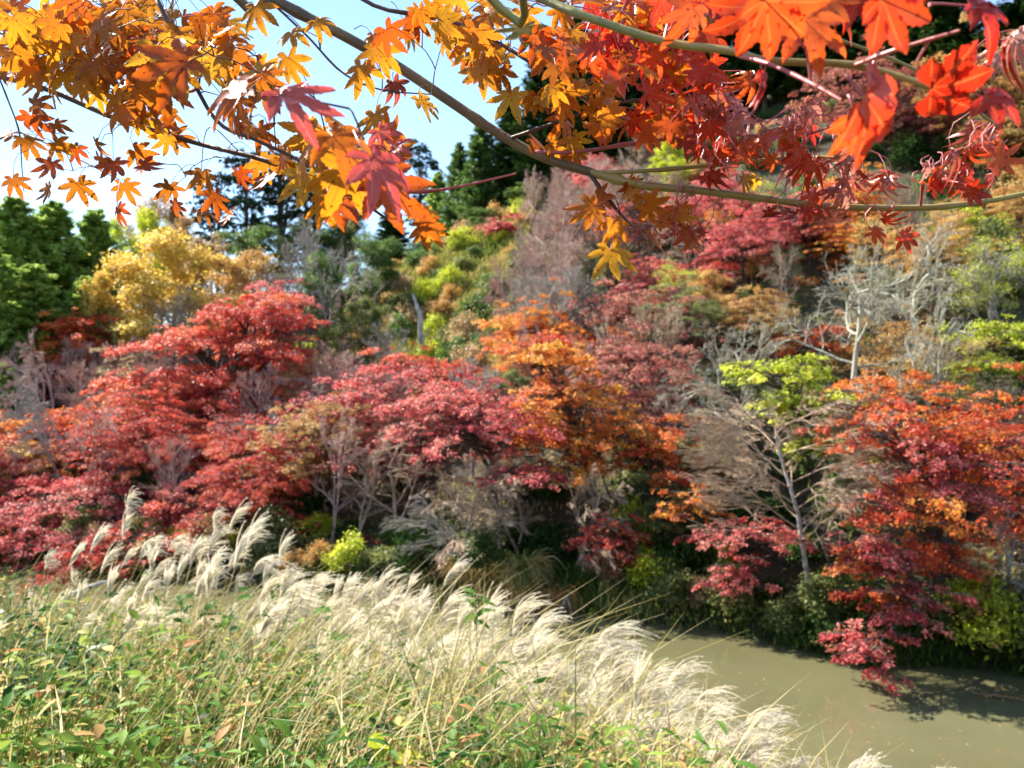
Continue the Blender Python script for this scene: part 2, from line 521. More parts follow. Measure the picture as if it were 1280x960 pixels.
def cluster_leaves(r, C, per, sig, size, mb, flat=.6, updir=.8, mat=0, tone_spread=.25):
    M = len(C)
    cc = np.repeat(C, per, axis=0)
    off = r.normal(0, 1, (M * per, 3)) * np.array([sig, sig, sig * flat])
    P = cc + off
    Nn = r.normal(0, .6, P.shape) + np.array([0, 0, updir]) + nrm(off) * .4
    D = r.normal(0, 1, P.shape)
    s = size * r.uniform(.6, 1.3, len(P))
    v, f = kites(P, Nn, D, s, s * .62, .25)
    ct = np.repeat(r.uniform(.15, .85, M), per) + r.normal(0, tone_spread, M * per)
    mb.add(v, f, np.repeat(np.clip(ct, 0, 1), 4), mat)
    return mb


def pads_tree(seed, ells, base, trunk_r, npads, leaf, leafs_per_m2, padr=.8, lean=0):
    """layered crown: flat sprays of leaves held by branches, ells = [(centre, radii)] local; returns trunk mesh, crown mesh"""
    r = np.random.RandomState(seed)
    cm, tm = MB(), MB()
    paths, rad = [], []
    c_all = np.mean([np.array(c) for c, _ in ells], axis=0)
    fork = np.array([base[0] * .5 + c_all[0] * .35, base[1] * .5 + c_all[1] * .35, max(.5, min(c[2] - .75 * q[2] for c, q in ells))])
    fork[2] = min(fork[2], c_all[2] * .6)
    trunk = np.stack([np.array([0, 0, -.4]), fork * .35 + r.normal(0, .06, 3), fork * .7 + r.normal(0, .08, 3), fork])
    tt = np.linspace(0, 1, 9)
    trunk_p = np.stack([np.interp(tt, np.linspace(0, 1, 4), trunk[:, i]) for i in range(3)], -1)
    v, f = tubes(trunk_p[None], np.linspace(trunk_r, trunk_r * .62, 9)[None], 9)
    tm.add(v, f)
    for (c, q), npd in zip(ells, [int(q_ * 1.75) for q_ in npads]):
        c = np.array(c, dtype=float); q = np.array(q, dtype=float)
        # a limb from the fork to the heart of this part of the crown
        mid = (fork + c) / 2 + np.array([0, 0, .15 * q[2]]) + r.normal(0, .2, 3)
        hub = c - np.array([0, 0, .45 * q[2]])
        lim = np.stack([np.array([(1 - a) ** 2 * fork[i] + 2 * a * (1 - a) * mid[i] + a * a * hub[i] for i in range(3)]) for a in np.linspace(0, 1, 9)])
        v, f = tubes(lim[None], np.linspace(trunk_r * .6, trunk_r * .3, 9)[None], 7)
        tm.add(v, f)
        cents = []
        for _ in range(npd):
            best, bd = None, -1
            for _k in range(6):
                d = nrm(r.normal(0, 1, 3)); d[2] = abs(d[2]) * 1.1 - .55 if r.rand() < .75 else d[2]
                p = c + d * q * (r.rand() ** .5) * (r.uniform(1.1, 1.6) if r.rand() < .3 else 1.0) * (1 + .22 * math.sin(d[0] * 5 + seed) * math.sin(d[1] * 6 + seed * 2))
                dist = min([np.linalg.norm((p - o) * [1, 1, 2.6]) for o in cents], default=9)
                if dist > bd:
                    best, bd = p, dist
            cents.append(best)
        cents = np.array(cents)
        ptone = np.clip(r.uniform(.05, .85, npd) + (r.rand(npd) < .15) * .5, 0, 1)
        for p, pt in zip(cents, ptone):
            st = lim[r.randint(2, 9)]
            md = (st + p) / 2 + np.array([0, 0, .12 * np.linalg.norm(p - st)]) + r.normal(0, .12, 3)
            pp = np.stack([(1 - a) ** 2 * st + 2 * a * (1 - a) * md + a * a * p for a in np.linspace(0, 1, 6)])
            paths.append(pp); rad.append(np.linspace(.035, .010, 6) * (trunk_r / .16))
            R = padr * r.uniform(.35, 1.15)
            outw = p - c; outw[2] = 0; outw = outw / max(np.linalg.norm(outw), .01)
            nl = r.randint(7, 12)
            oa = math.atan2(outw[1], outw[0]) + r.normal(0, .55)
            al = r.uniform(-.9, 1.5, nl) * R; ac = r.normal(0, .34, nl) * R * (1.25 - al / R * .35)
            lc = p + np.stack([np.cos(oa) * al - np.sin(oa) * ac, np.sin(oa) * al + np.cos(oa) * ac, r.normal(0, .09, nl) * R], -1)
            lR = R * r.uniform(.14, .42, nl)
            tilt = r.normal(0, .3, nl)
            # twigs reaching out into the spray
            for q_ in range(nl):
                tw = np.stack([p + (lc[q_] - p) * a + np.array([0, 0, .08 * math.sin(a * 3)]) for a in np.linspace(0, 1.25, 6)])
                paths.append(tw); rad.append(np.linspace(.012, .005, 6))
            cnt = np.maximum(3, (math.pi * lR ** 2 * leafs_per_m2 * r.uniform(.5, 1.15, nl)).astype(int))
            which = np.repeat(np.arange(nl), cnt)
            n = len(which)
            a2 = r.uniform(0, math.tau, n); rr = np.sqrt(r.rand(n)) * (1 + .45 * np.abs(r.normal(0, 1, n)) * (r.rand(n) < .3))
            off = np.stack([np.cos(a2) * rr, np.sin(a2) * rr, np.zeros(n)], -1) * lR[which][:, None]
            P = lc[which] + off
            d2 = np.linalg.norm((P - p)[:, :2], axis=1) / R
            P[:, 2] += r.normal(0, .10, n) * R - .07 * R * d2 ** 2 + .05 * R + tilt[which] * (off @ np.array([.6, .5, 0]))
            P += outw * 0 
            P[:, 2] -= .16 * ((P - p) @ outw) * (.6 + .4 * r.rand(n))
            Nn = r.normal(0, .55, P.shape) + np.array([0, 0, .9]) + outw * .45
            D = off + r.normal(0, .4, P.shape) * R * .4 - np.array([0, 0, .2 * R])
            s = leaf * r.uniform(.65, 1.3, n)
            v, f = kites(P, Nn, D, s, s * .66, -.25)
            tn = np.clip(pt * .75 + .12 + r.normal(0, .2, n) + .1 * (lR[which] / R), 0, 1)
            cm.add(v, f, np.repeat(tn, 4))
    v, f = tubes(np.array(paths), np.array(rad), 4)
    tm.add(v, f)
    return tm, cm


def conifer(seed, H, R, nb, tufts, droop=.25, bare=.12, size=.26, gaps=0.0):
    r = np.random.RandomState(seed)
    tm, cm = MB(), MB()
    tp = np.stack([np.cumsum(r.normal(0, .03, 10)), np.cumsum(r.normal(0, .03, 10)), np.linspace(-.4, H, 10)], -1)
    v, f = tubes(tp[None], np.linspace(H * .016, .02, 10)[None], 8); tm.add(v, f)
    P, Rr = [], []
    for i in range(nb):
        u = bare + (1 - bare) * ((i + r.rand()) / nb) ** 1.05
        if r.rand() < gaps: continue
        ln = R * (1 - u) ** .62 * r.uniform(.65, 1.2) + .25
        a = i * 2.399 + r.uniform(-.4, .4)
        z0 = u * H
        c = np.array([np.interp(z0, tp[:, 2], tp[:, 0]), np.interp(z0, tp[:, 2], tp[:, 1]), z0])
        tt = np.linspace(0, 1, 6)
        rise = .35 * (u - .3)
        z = ln * (rise * tt - droop * np.sin(tt * math.pi * .9) * (1 - u * .7) + .12 * tt ** 3)
        pp = c + np.stack([np.cos(a) * tt * ln, np.sin(a) * tt * ln, z], -1)
        P.append(pp); Rr.append(np.linspace(.05, .01, 6) * H / 14)
        n = int(tufts * (.3 + ln / R))
        q = r.rand(n) ** .7
        C = np.stack([np.interp(q, tt, pp[:, k]) for k in range(3)], -1)
        # side twigs: clumps off the branch, lower ones hanging
        k = r.randint(0, 7, n); kk = r.normal(0, 1, (7, 3)) * np.array([.17, .17, .06]) * ln
        C = C + kk[k] * q[:, None] + r.normal(0, .10, (n, 3)) * np.array([1, 1, .8]) * (.5 + .2 * ln)
        C[:, 2] -= np.abs(r.normal(0, .12, n))
        D = np.array([math.cos(a), math.sin(a), -.25]) + r.normal(0, .5, (n, 3))
        Nn = np.array([0, 0, 1.0]) + r.normal(0, .5, (n, 3))
        s = size * r.uniform(.5, 1.3, n)
        v, f = kites(C, Nn, D, s, s * .36, -.3)
        tn = np.clip(r.uniform(.2, .8) + r.normal(0, .2, n), 0, 1)
        cm.add(v, f, np.repeat(tn, 4))
    v, f = tubes(np.array(P), np.array(Rr), 4); tm.add(v, f)
    return tm, cm


def shrub(seed, R, H, n_cl, per, leaf, stems=9, sparse=1.0):
    r = np.random.RandomState(seed)
    tm, cm = MB(), MB()
    d = nrm(r.normal(0, 1, (n_cl, 3))); d[:, 2] = np.abs(d[:, 2])
    C = d * np.array([R, R, H * .85]) * (r.rand(n_cl, 1) ** .35) * r.uniform(.75, 1.08, (n_cl, 1)); C[:, 2] += H * .1
    P = []
    for i in range(n_cl):
        b0 = r.normal(0, .12, 3) * R; b0[2] = -.15
        tt = np.linspace(0, 1, 5)[:, None]
        P.append(b0 * (1 - tt) + C[i] * tt + np.array([0, 0, .25 * H]) * np.sin(tt * math.pi) * .5)
    v, f = tubes(np.array(P), np.tile(np.linspace(.018, .006, 5), (n_cl, 1)), 4); tm.add(v, f)
    cluster_leaves(r, C, per, .17 * R, leaf, cm, flat=.7, updir=.7)
    return tm, cm


def fountain(seed, R, H, n, wd):
    """arching blades that hang outward"""
    r = np.random.RandomState(seed)
    mb = MB()
    tt = np.linspace(0, 1, 7)
    a = r.uniform(0, math.tau, n); ln = r.uniform(.55, 1.1, n)
    b = r.normal(0, .14, (n, 2)) * R
    x = b[:, :1] + np.cos(a)[:, None] * R * ln[:, None] * tt ** 1.2
    y = b[:, 1:] + np.sin(a)[:, None] * R * ln[:, None] * tt ** 1.2
    pk = r.uniform(.5, 1.0, n)[:, None]
    z = H * ln[:, None] * pk * (2.2 * tt - (1.5 + .9 * r.rand(n)[:, None]) * tt ** 2.2)
    P = np.stack([x, y, z], -1)
    side = np.stack([-np.sin(a), np.cos(a), r.normal(0, .5, n)], -1)
    Wd = wd * r.uniform(.6, 1.3, n)[:, None] * np.array([.8, 1, 1, .9, .75, .5, .08])[None]
    v, f = ribbons(P, Wd, nrm(side))
    mb.add(v, f, np.repeat(r.rand(n), 14))
    return mb


# ------------------------------------------------------------------ templates
TPL = {}


def template(key, tm, cm=None, H=8.0, Wd=6.0):
    TPL[key] = (tm.mesh(key + '_trunk', True), cm.mesh(key + '_crown') if cm is not None and cm.n else None, H, Wd)


# bare trees, 8 m tall
for k in range(3):     # wide lichen-pale limbs
    lv = skeleton(21 + k, 8, .165, [7, 6, 6, 6], [.72, .55, .52, .55], [1.05, .85, .75, .6], [.16, .27, .26, .2, .14], [.02, .03, .03, .03, .0], first=.28)
    tm = skel_mesh(lv, MB(), 0, 2, .012); cm = skel_mesh(lv, MB(), 3, 9, .009)
    template('bare_wide_%d' % k, tm, cm, 8.0, 7.5)
for k in range(3):     # fine twiggy haze
    lv = skeleton(41 + k, 8, .11, [10, 7, 6, 6], [.48, .55, .55, .6], [.65, .55, .5, .45], [.06, .10, .12, .12, .1], [.05, .08, .05, .03, .02], first=.22)
    tm = skel_mesh(lv, MB(), 0, 2, .010); cm = skel_mesh(lv, MB(), 3, 9, .009)
    template('bare_fine_%d' % k, tm, cm, 8.0, 5.5)
for k in range(2):     # leaning down over the water, arching twigs
    lv = skeleton(61 + k, 8, .13, [9, 7, 6, 6], [.62, .5, .55, .6], [.85, .6, .5, .45], [.08, .12, .12, .12, .1], [.0, -.03, -.07, -.08, -.08], lean=(-.45, -.35), first=.2)
    tm = skel_mesh(lv, MB(), 0, 2, .011); cm = skel_mesh(lv, MB(), 3, 9, .009)
    template('bare_lean_%d' % k, tm, cm, 6.0, 7.5)
for k in range(3):     # loose leafy tree
    lv = skeleton(81 + k, 8, .13, [8, 6, 5], [.55, .55, .55], [.85, .65, .6], [.07, .12, .12, .12], [.02, .06, .03, .02], first=.25)
    tm = skel_mesh(lv, MB(), 0, 9, .009); cm = MB()
    cluster_leaves(np.random.RandomState(k), tips_of(lv), 70, .27, .075, cm, flat=.55)
    cluster_leaves(np.random.RandomState(k + 9), tips_of(lv, 2), 60, .3, .075, cm, flat=.55)
    template('leafy_%d' % k, tm, cm, 7.8, 6.5)
for k in range(2):     # few leaves left
    lv = skeleton(91 + k, 8, .11, [9, 6, 6, 4], [.52, .55, .55, .6], [.8, .6, .55, .5], [.07, .12, .12, .12, .1], [.03, .05, .03, .02, 0], first=.22)
    tm = skel_mesh(lv, MB(), 0, 9, .0075); cm = MB()
    cluster_leaves(np.random.RandomState(k + 19), tips_of(lv, 2), 14, .3, .06, cm, flat=.5)
    template('sparse_%d' % k, tm, cm, 7.8, 6.5)
for k in range(4):     # layered maple
    r_ = np.random.RandomState(k + 5)
    ells = [((0, 0, 5.0), (3.3, 3.3, 2.4)), ((r_.uniform(-1.5, 1.5), r_.uniform(-1, 1), 3.4), (3.4, 3.2, 1.8))]
    tm, cm = pads_tree(100 + k, ells, (0, 0, 0), .17, [52, 34], .062, 260, .85)
    template('maple_%d' % k, tm, cm, 7.4, 7.6)
for k in range(3):
    tm, cm = conifer(130 + k, 16, 3.6, 150, 300, .22, size=.24)
    template('cedar_%d' % k, tm, cm, 16.0, 7.0)
for k in range(2):
    r_ = np.random.RandomState(k + 25)
    ells = [((r_.uniform(-1, 1), r_.uniform(-1, 1), z), (q, q, .9)) for z, q in ((15, 1.6), (13, 2.4), (11, 2.6), (9, 2.9), (7, 2.0))]
    tm, cm = pads_tree(140 + k, ells, (0, 0, 0), .22, [10, 14, 14, 14, 8], .13, 120, .8)
    v, f = tubes(np.array([[[0, 0, 0], [.1, 0, 5], [0, .1, 10], [.1, 0, 15.5]]]), np.array([[.24, .2, .14, .03]]), 8); tm.add(v, f)
    template('pine_%d' % k, tm, cm, 16.0, 6.0)
for k in range(4):
    tm, cm = shrub(150 + k, 1.0, 1.5, 46, 70, .058)
    template('shrub_%d' % k, tm, cm, 1.5, 2.2)
for k in range(2):
    template('fountain_%d' % k, fountain(160 + k, 1.0, .9, 1500, .014), None, 1.1, 2.0)

# ------------------------------------------------------------------ placing trees
NAMED = []       # (px, py, Y, short reference)


def px_of(p):
    return 640 + p[0] / p[1] * FPX, 480 - (p[2] - EYE) / p[1] * FPX


def plant(tpl, px, top, Y, wpx, leafm, barkm, label, name, cat, group=None, ref=None, rz=None, zs=None):
    tme, cme, H, Wd = TPL[tpl]
    x = (px - 640) / FPX * Y
    g = hz(x, Y)
    zt = EYE + (480 - top) / FPX * Y
    h = max(zt - g, .5)
    w = wpx / FPX * Y
    sz = h / H; sx = w / Wd
    sx = min(max(sx, .55 * sz), 2.2 * sz)
    r = random.Random(hash((int(px), int(top), int(Y))) & 0xffff)
    e = empty(name, (x, Y, g - .05), r.uniform(0, math.tau) if rz is None else rz, (sx, sx, sz))
    tag(e, label, cat, group)
    fountain_like = cme is None
    a = link('blades' if fountain_like else 'trunk', tme, L[leafm] if fountain_like else B[barkm], e, True)
    if cme is not None:
        mat = B[barkm] if tpl.startswith('bare') else L[leafm]
        link('twigs' if tpl.startswith('bare') else 'crown', cme, mat, e, True)
    if ref:
        NAMED.append((px, (top + px_of((x, Y, g))[1]) / 2, Y, ref))
    return e


def maple(seed, parts, bpx, bY, leafm, label, ref, name='maple_tree', barkm='brown', leaf=.055, dens=330, padr=.75, tr=.15, group=None, padk=1.0):
    """a maple with its own crown; parts = [(px, py, Y, half width px, half height px)]"""
    bx = (bpx - 640) / FPX * bY
    base = np.array([bx, bY, hz(bx, bY) - .05])
    ells, nps = [], []
    for (px, py, Y, rx, rz) in parts:
        c = W(px, py, Y) - base
        a = rx / FPX * Y; b_ = rz / FPX * Y
        ells.append((c, (a, min(a, 3.2), b_)))
        nps.append(int(np.clip(a * b_ * 7.5 / padr ** 1.5 * padk, 6, 80)))
    tm, cm = pads_tree(seed, ells, (0, 0, 0), tr, nps, leaf, dens, padr)
    e = empty(name, base)
    tag(e, label, 'tree', group)
    link('trunk', tm.mesh('trunk', True), B[barkm], e)
    link('crown', cm.mesh('crown'), L[leafm], e)
    NAMED.append((parts[0][0], parts[0][1], bY, ref))
    return e


HILL = 'autumn maples on the far hillside'
# --- near the water, far bank
maple(1, [(1120, 530, 24, 75, 44), (1190, 540, 24.5, 62, 40), (1215, 610, 24.5, 52, 34), (1130, 620, 22.8, 60, 44), (1105, 700, 22.0, 42, 46), (1165, 690, 22.6, 46, 36)], 1200, 25.5, 'redorange',
      'large red and orange maple drooping right down to the water', 'the big drooping red maple', leaf=.05, dens=420, padr=.55, tr=.17, group=HILL, padk=.75)
maple(2, [(1180, 560, 23.2, 62, 30), (1160, 610, 22.8, 50, 30), (1100, 690, 21.8, 38, 40), (1130, 750, 21.5, 40, 44), (1080, 808, 20.9, 36, 36)], 1180, 24.8, 'pink',
      'rosy pink maple sprays mingled with the big red maple over the water', 'the rosy maple over the water', leaf=.05, dens=420, padr=.5, tr=.11, group=HILL, padk=.8)
maple(3, [(930, 668, 26.2, 50, 22), (925, 718, 25.6, 28, 26)], 985, 28, 'pink',
      'small coral red maple spray hanging left of the white trunk', 'the coral red spray by the white trunk', leaf=.05, dens=430, padr=.42, tr=.09, group=HILL)
maple(4, [(688, 448, 33, 40, 20), (712, 492, 32, 50, 26), (690, 540, 31.5, 34, 30), (765, 540, 32, 62, 26), (735, 580, 31.5, 40, 18)], 745, 34, 'orange',
      'bright orange maple glowing in the middle of the hillside', 'the bright orange maple', leaf=.058, dens=330, padr=.62, tr=.17, group=HILL)
maple(5, [(825, 565, 31, 42, 40)], 830, 32.5, 'redorange', 'dark orange maple in shade at the right of the bright orange one', 'the dark orange maple', dens=320, padr=.6, tr=.11, group=HILL)
maple(6, [(600, 525, 33, 90, 42), (665, 592, 31, 60, 16), (555, 500, 34, 60, 30)], 620, 35, 'pink',
      'crimson maple in flat tiers above the tangle of bare branches', 'the tiered crimson maple', leaf=.056, dens=360, padr=.6, tr=.16, group=HILL)
maple(7, [(765, 672, 28.8, 38, 34), (785, 705, 28.3, 18, 20)], 780, 30, 'red', 'small dark red maple low down beside the gold bank grass', 'the small dark red maple by the bank', padr=.42, dens=420, tr=.07, group=HILL)
maple(8, [(868, 630, 27.8, 30, 26)], 875, 29, 'orange', 'small orange maple above the dark riverside bushes', 'the small orange maple above the bushes', padr=.42, dens=360, tr=.07, group=HILL)
maple(9, [(1255, 560, 28, 55, 80), (1265, 640, 26, 30, 40)], 1262, 29, 'redorange', 'orange maple at the right edge behind the big drooping red one', 'the orange maple at the right edge', padr=.6, dens=320, group=HILL)
maple(10, [(1230, 745, 23.2, 28, 50)], 1240, 24.3, 'amber', 'thin amber maple hanging over the shaded right bank', 'the thin amber maple', padr=.38, dens=330, tr=.06, group=HILL)
# --- left bank
maple(11, [(30, 640, 37, 70, 22), (120, 615, 37.5, 62, 20), (180, 640, 37, 60, 22), (90, 665, 36.4, 70, 18), (30, 690, 36, 60, 16)], 120, 39.5, 'pink',
      'broad rose red maple spreading low above the water on the left', 'the broad rose red maple', leaf=.062, dens=300, padr=.8, tr=.2, group=HILL)
maple(12, [(225, 665, 35, 90, 32), (130, 690, 35, 60, 20)], 230, 37, 'red', 'scarlet maple with its lowest sprays behind the tall grass plumes', 'the low scarlet maple', leaf=.06, dens=320, padr=.7, tr=.15, group=HILL)
maple(13, [(310, 395, 49, 55, 22), (250, 425, 48, 58, 24), (345, 445, 47, 42, 26), (215, 480, 47, 62, 26), (285, 490, 46.5, 55, 28), (355, 395, 49, 30, 16)], 275, 50, 'red',
      'largest scarlet maple on the left slope with layered boughs', 'the largest scarlet maple', leaf=.07, dens=230, padr=.95, tr=.24, group=HILL)
maple(14, [(200, 545, 44, 56, 20), (260, 570, 43.5, 50, 20), (320, 540, 44, 46, 26), (320, 610, 40, 46, 26)], 280, 46, 'red', 'scarlet maple just below the largest one, over dark hollows', 'the lower scarlet maple', leaf=.066, dens=260, padr=.85, tr=.2, group=HILL)
maple(15, [(65, 555, 45, 85, 42), (150, 530, 46, 60, 36)], 90, 48, 'redorange', 'salmon orange maple on the far left slope', 'the salmon orange maple', leaf=.066, dens=250, padr=.85, tr=.18, group=HILL)
maple(16, [(20, 585, 42, 50, 36)], 20, 44, 'amber', 'pale amber tree at the left edge above the rose red maple', 'the pale amber tree', leaf=.066, dens=250, padr=.8, tr=.16, group=HILL)
maple(17, [(88, 420, 58, 36, 30), (100, 455, 57, 42, 24)], 92, 60, 'redorange', 'small orange red maple against the dark cedars on the left', 'the orange red maple before the cedars', leaf=.075, dens=200, padr=.8, group=HILL)
maple(18, [(50, 470, 56, 24, 26)], 52, 57, 'pink', 'dark crimson maple, a small dome at the foot of the left cedars', 'the small crimson dome', leaf=.075, dens=220, padr=.75, group=HILL)
maple(19, [(350, 370, 58, 32, 18), (340, 400, 57, 40, 24)], 345, 60, 'pink', 'crimson maple crown rising above the largest scarlet maple', 'the crimson crown on the left', leaf=.075, dens=210, padr=.8, group=HILL)
maple(22, [(440, 505, 41, 60, 26), (500, 480, 42, 60, 24), (410, 560, 38, 40, 26)], 460, 43.5, 'pink', 'dusty pink maple with open branches left of the crimson tiers', 'the dusty pink maple', leaf=.062, dens=200, padr=.8, padk=.8, group=HILL)
maple(23, [(520, 455, 46, 50, 16), (560, 470, 45, 40, 16)], 535, 48, 'red', 'thin scarlet maple at the foot of the white dead trunk', 'the thin scarlet maple', leaf=.062, dens=210, padr=.7, padk=.9, group=HILL)
maple(24, [(375, 655, 36.5, 38, 16)], 380, 38, 'orange', 'low salmon orange maple beside the yellow bush by the water', 'the low salmon maple', padr=.55, dens=320, tr=.09, group=HILL)
maple(25, [(430, 690, 34, 40, 14), (470, 695, 33.3, 22, 12)], 450, 35, 'red', 'dark red maple sprays close to the water left of the gold grass', 'the dark red waterside sprays', padr=.45, dens=320, tr=.08, group=HILL)
# --- centre and right slopes
maple(26, [(700, 425, 44, 52, 16), (660, 435, 44, 36, 14)], 690, 46, 'redorange', 'rusty red maple spreading above the bright orange one', 'the rusty red maple', leaf=.062, dens=260, padr=.7, group=HILL)
maple(27, [(800, 390, 46, 60, 30), (850, 420, 43, 60, 34), (790, 440, 40, 55, 26)], 830, 47, 'dusky', 'dusky red maple in the middle of the right slope', 'the dusky red maple', leaf=.062, dens=270, padr=.75, group=HILL)
maple(28, [(860, 350, 52, 60, 20), (820, 375, 51, 30, 14)], 840, 55, 'red', 'wine red maple below the main foreground branch', 'the wine red maple', leaf=.068, dens=230, padr=.85, group=HILL)
maple(29, [(955, 310, 58, 62, 26), (1005, 290, 60, 46, 20), (900, 330, 57, 50, 20)], 950, 61, 'pink', 'plum red maple high on the right slope', 'the plum red maple', leaf=.075, dens=210, padr=.9, group=HILL)
maple(30, [(628, 284, 84, 17, 11)], 630, 85, 'pink', 'tiny crimson maple standing alone at the top of the open slope', 'the tiny crimson maple', leaf=.09, dens=240, padr=.6, tr=.1, padk=1.6)
maple(31, [(1085, 115, 66, 70, 42), (1140, 160, 65, 50, 36)], 1100, 68, 'dusky', 'rose brown maple behind the large foreground leaves', 'the high rose brown maple', leaf=.08, dens=180, padr=.95, group=HILL)
maple(32, [(1235, 100, 60, 60, 50), (1250, 170, 58, 50, 40)], 1240, 62, 'amber', 'russet and gold tree high at the right edge', 'the high russet tree', leaf=.08, dens=180, padr=.95, name='broadleaf_tree')
maple(33, [(1060, 345, 50, 60, 22), (1120, 330, 51, 50, 22)], 1080, 53, 'orange', 'faded orange maple behind the pale lichened limbs', 'the faded orange maple', leaf=.068, dens=210, padr=.8, group=HILL)
maple(34, [(1120, 420, 42, 60, 26), (1180, 400, 43, 50, 26), (1090, 455, 39, 40, 20)], 1130, 44, 'amber', 'gold and rust maple behind the three pale bare trees', 'the gold and rust maple', leaf=.06, dens=260, padr=.7, group=HILL)
maple(35, [(1010, 425, 42, 46, 26)], 1015, 44, 'redorange', 'rusty orange maple between the dusky red one and the pale bare trees', 'the rusty orange maple', leaf=.06, dens=240, padr=.7, group=HILL)
maple(36, [(1060, 500, 31, 40, 22), (1130, 480, 32, 60, 20)], 1090, 34, 'orange', 'orange maple directly above the big drooping red one', 'the orange maple above it', leaf=.055, dens=300, padr=.6, group=HILL)
maple(37, [(890, 560, 31, 34, 36), (905, 480, 36, 50, 26)], 895, 37, 'olive', 'olive green tree in the shade above the white trunk', 'the olive green tree', leaf=.06, dens=240, padr=.65, name='broadleaf_tree')
for a_ in (('leafy_2', 200, 312, 62, 190, 'yellow', 'bright golden yellow tree on the left skyline slope', 'the golden yellow tree'),
           ('leafy_0', 152, 340, 60, 80, 'yellow', 'smaller pale yellow tree at the lower left of the golden one', 'the pale yellow tree'),
           ('leafy_0', 312, 318, 66, 120, 'amber', 'small apricot tree right of the golden yellow one', 'the small apricot tree')):
    plant(*a_[:6], 'grey', a_[6], 'broadleaf_tree', 'tree', None, a_[7])
# --- yellow green trees
YG = 'yellow green trees on the right slope'
maple(38, [(975, 462, 27.6, 40, 18), (1005, 505, 27.0, 42, 24), (1036, 552, 26.4, 36, 24)], 1046, 29.0, 'lime', 'bright lime green tree leaning down the right slope', 'the lime green tree', name='broadleaf_tree', leaf=.06, dens=260, padr=.5, padk=1.7, group=YG)
maple(39, [(1240, 420, 34, 45, 24), (1235, 455, 33, 50, 16)], 1250, 36, 'lime', 'yellow green tree at the right edge, halfway up', 'the yellow green tree at the right edge', name='broadleaf_tree', leaf=.06, dens=240, padr=.6, group=YG)
maple(40, [(1212, 282, 48, 40, 20)], 1215, 50, 'lime', 'yellow green treetop just under the tip of the foreground branch', 'the yellow green treetop', name='broadleaf_tree', leaf=.075, dens=220, padr=.7, group=YG)

# --- bare trees
PALE = 'pale bare trees on the right slope'
for (tp, px, top, Y, w, bk, lb, rf) in [
    ('bare_wide_0', 1060, 305, 36, 190, 'pale', 'pale lichened bare tree with wide crooked limbs, left of three', 'the left pale bare tree'),
    ('bare_wide_1', 1150, 285, 39, 210, 'pale', 'pale lichened bare tree with a dense grey top, middle of three', 'the middle pale bare tree'),
    ('bare_wide_2', 1185, 355, 31, 150, 'pale', 'pale lichened bare tree with a bright straight trunk, right of three', 'the right pale bare tree'),
    ('bare_wide_1', 905, 425, 32, 180, 'pale', 'low bare tree with pale twisted limbs above the olive tree', 'the low twisted bare tree'),
    ('bare_wide_0', 1250, 300, 40, 150, 'grey', 'grey bare tree with a yellowish top at the right edge', 'the grey tree at the right edge'),
    ('bare_wide_2', 960, 400, 37, 150, 'pale', 'pale bare tree between the dusky red maple and the lime green tree', 'the pale tree by the lime one'),
    ('bare_wide_0', 1075, 480, 31, 110, 'pale', 'thin pale bare tree right of the lime green tree', 'the thin pale tree')]:
    plant(tp, px, top, Y, w, None, bk, lb, 'bare_tree', 'tree', PALE, rf)
HZ = 'bare twiggy trees on the hillside'
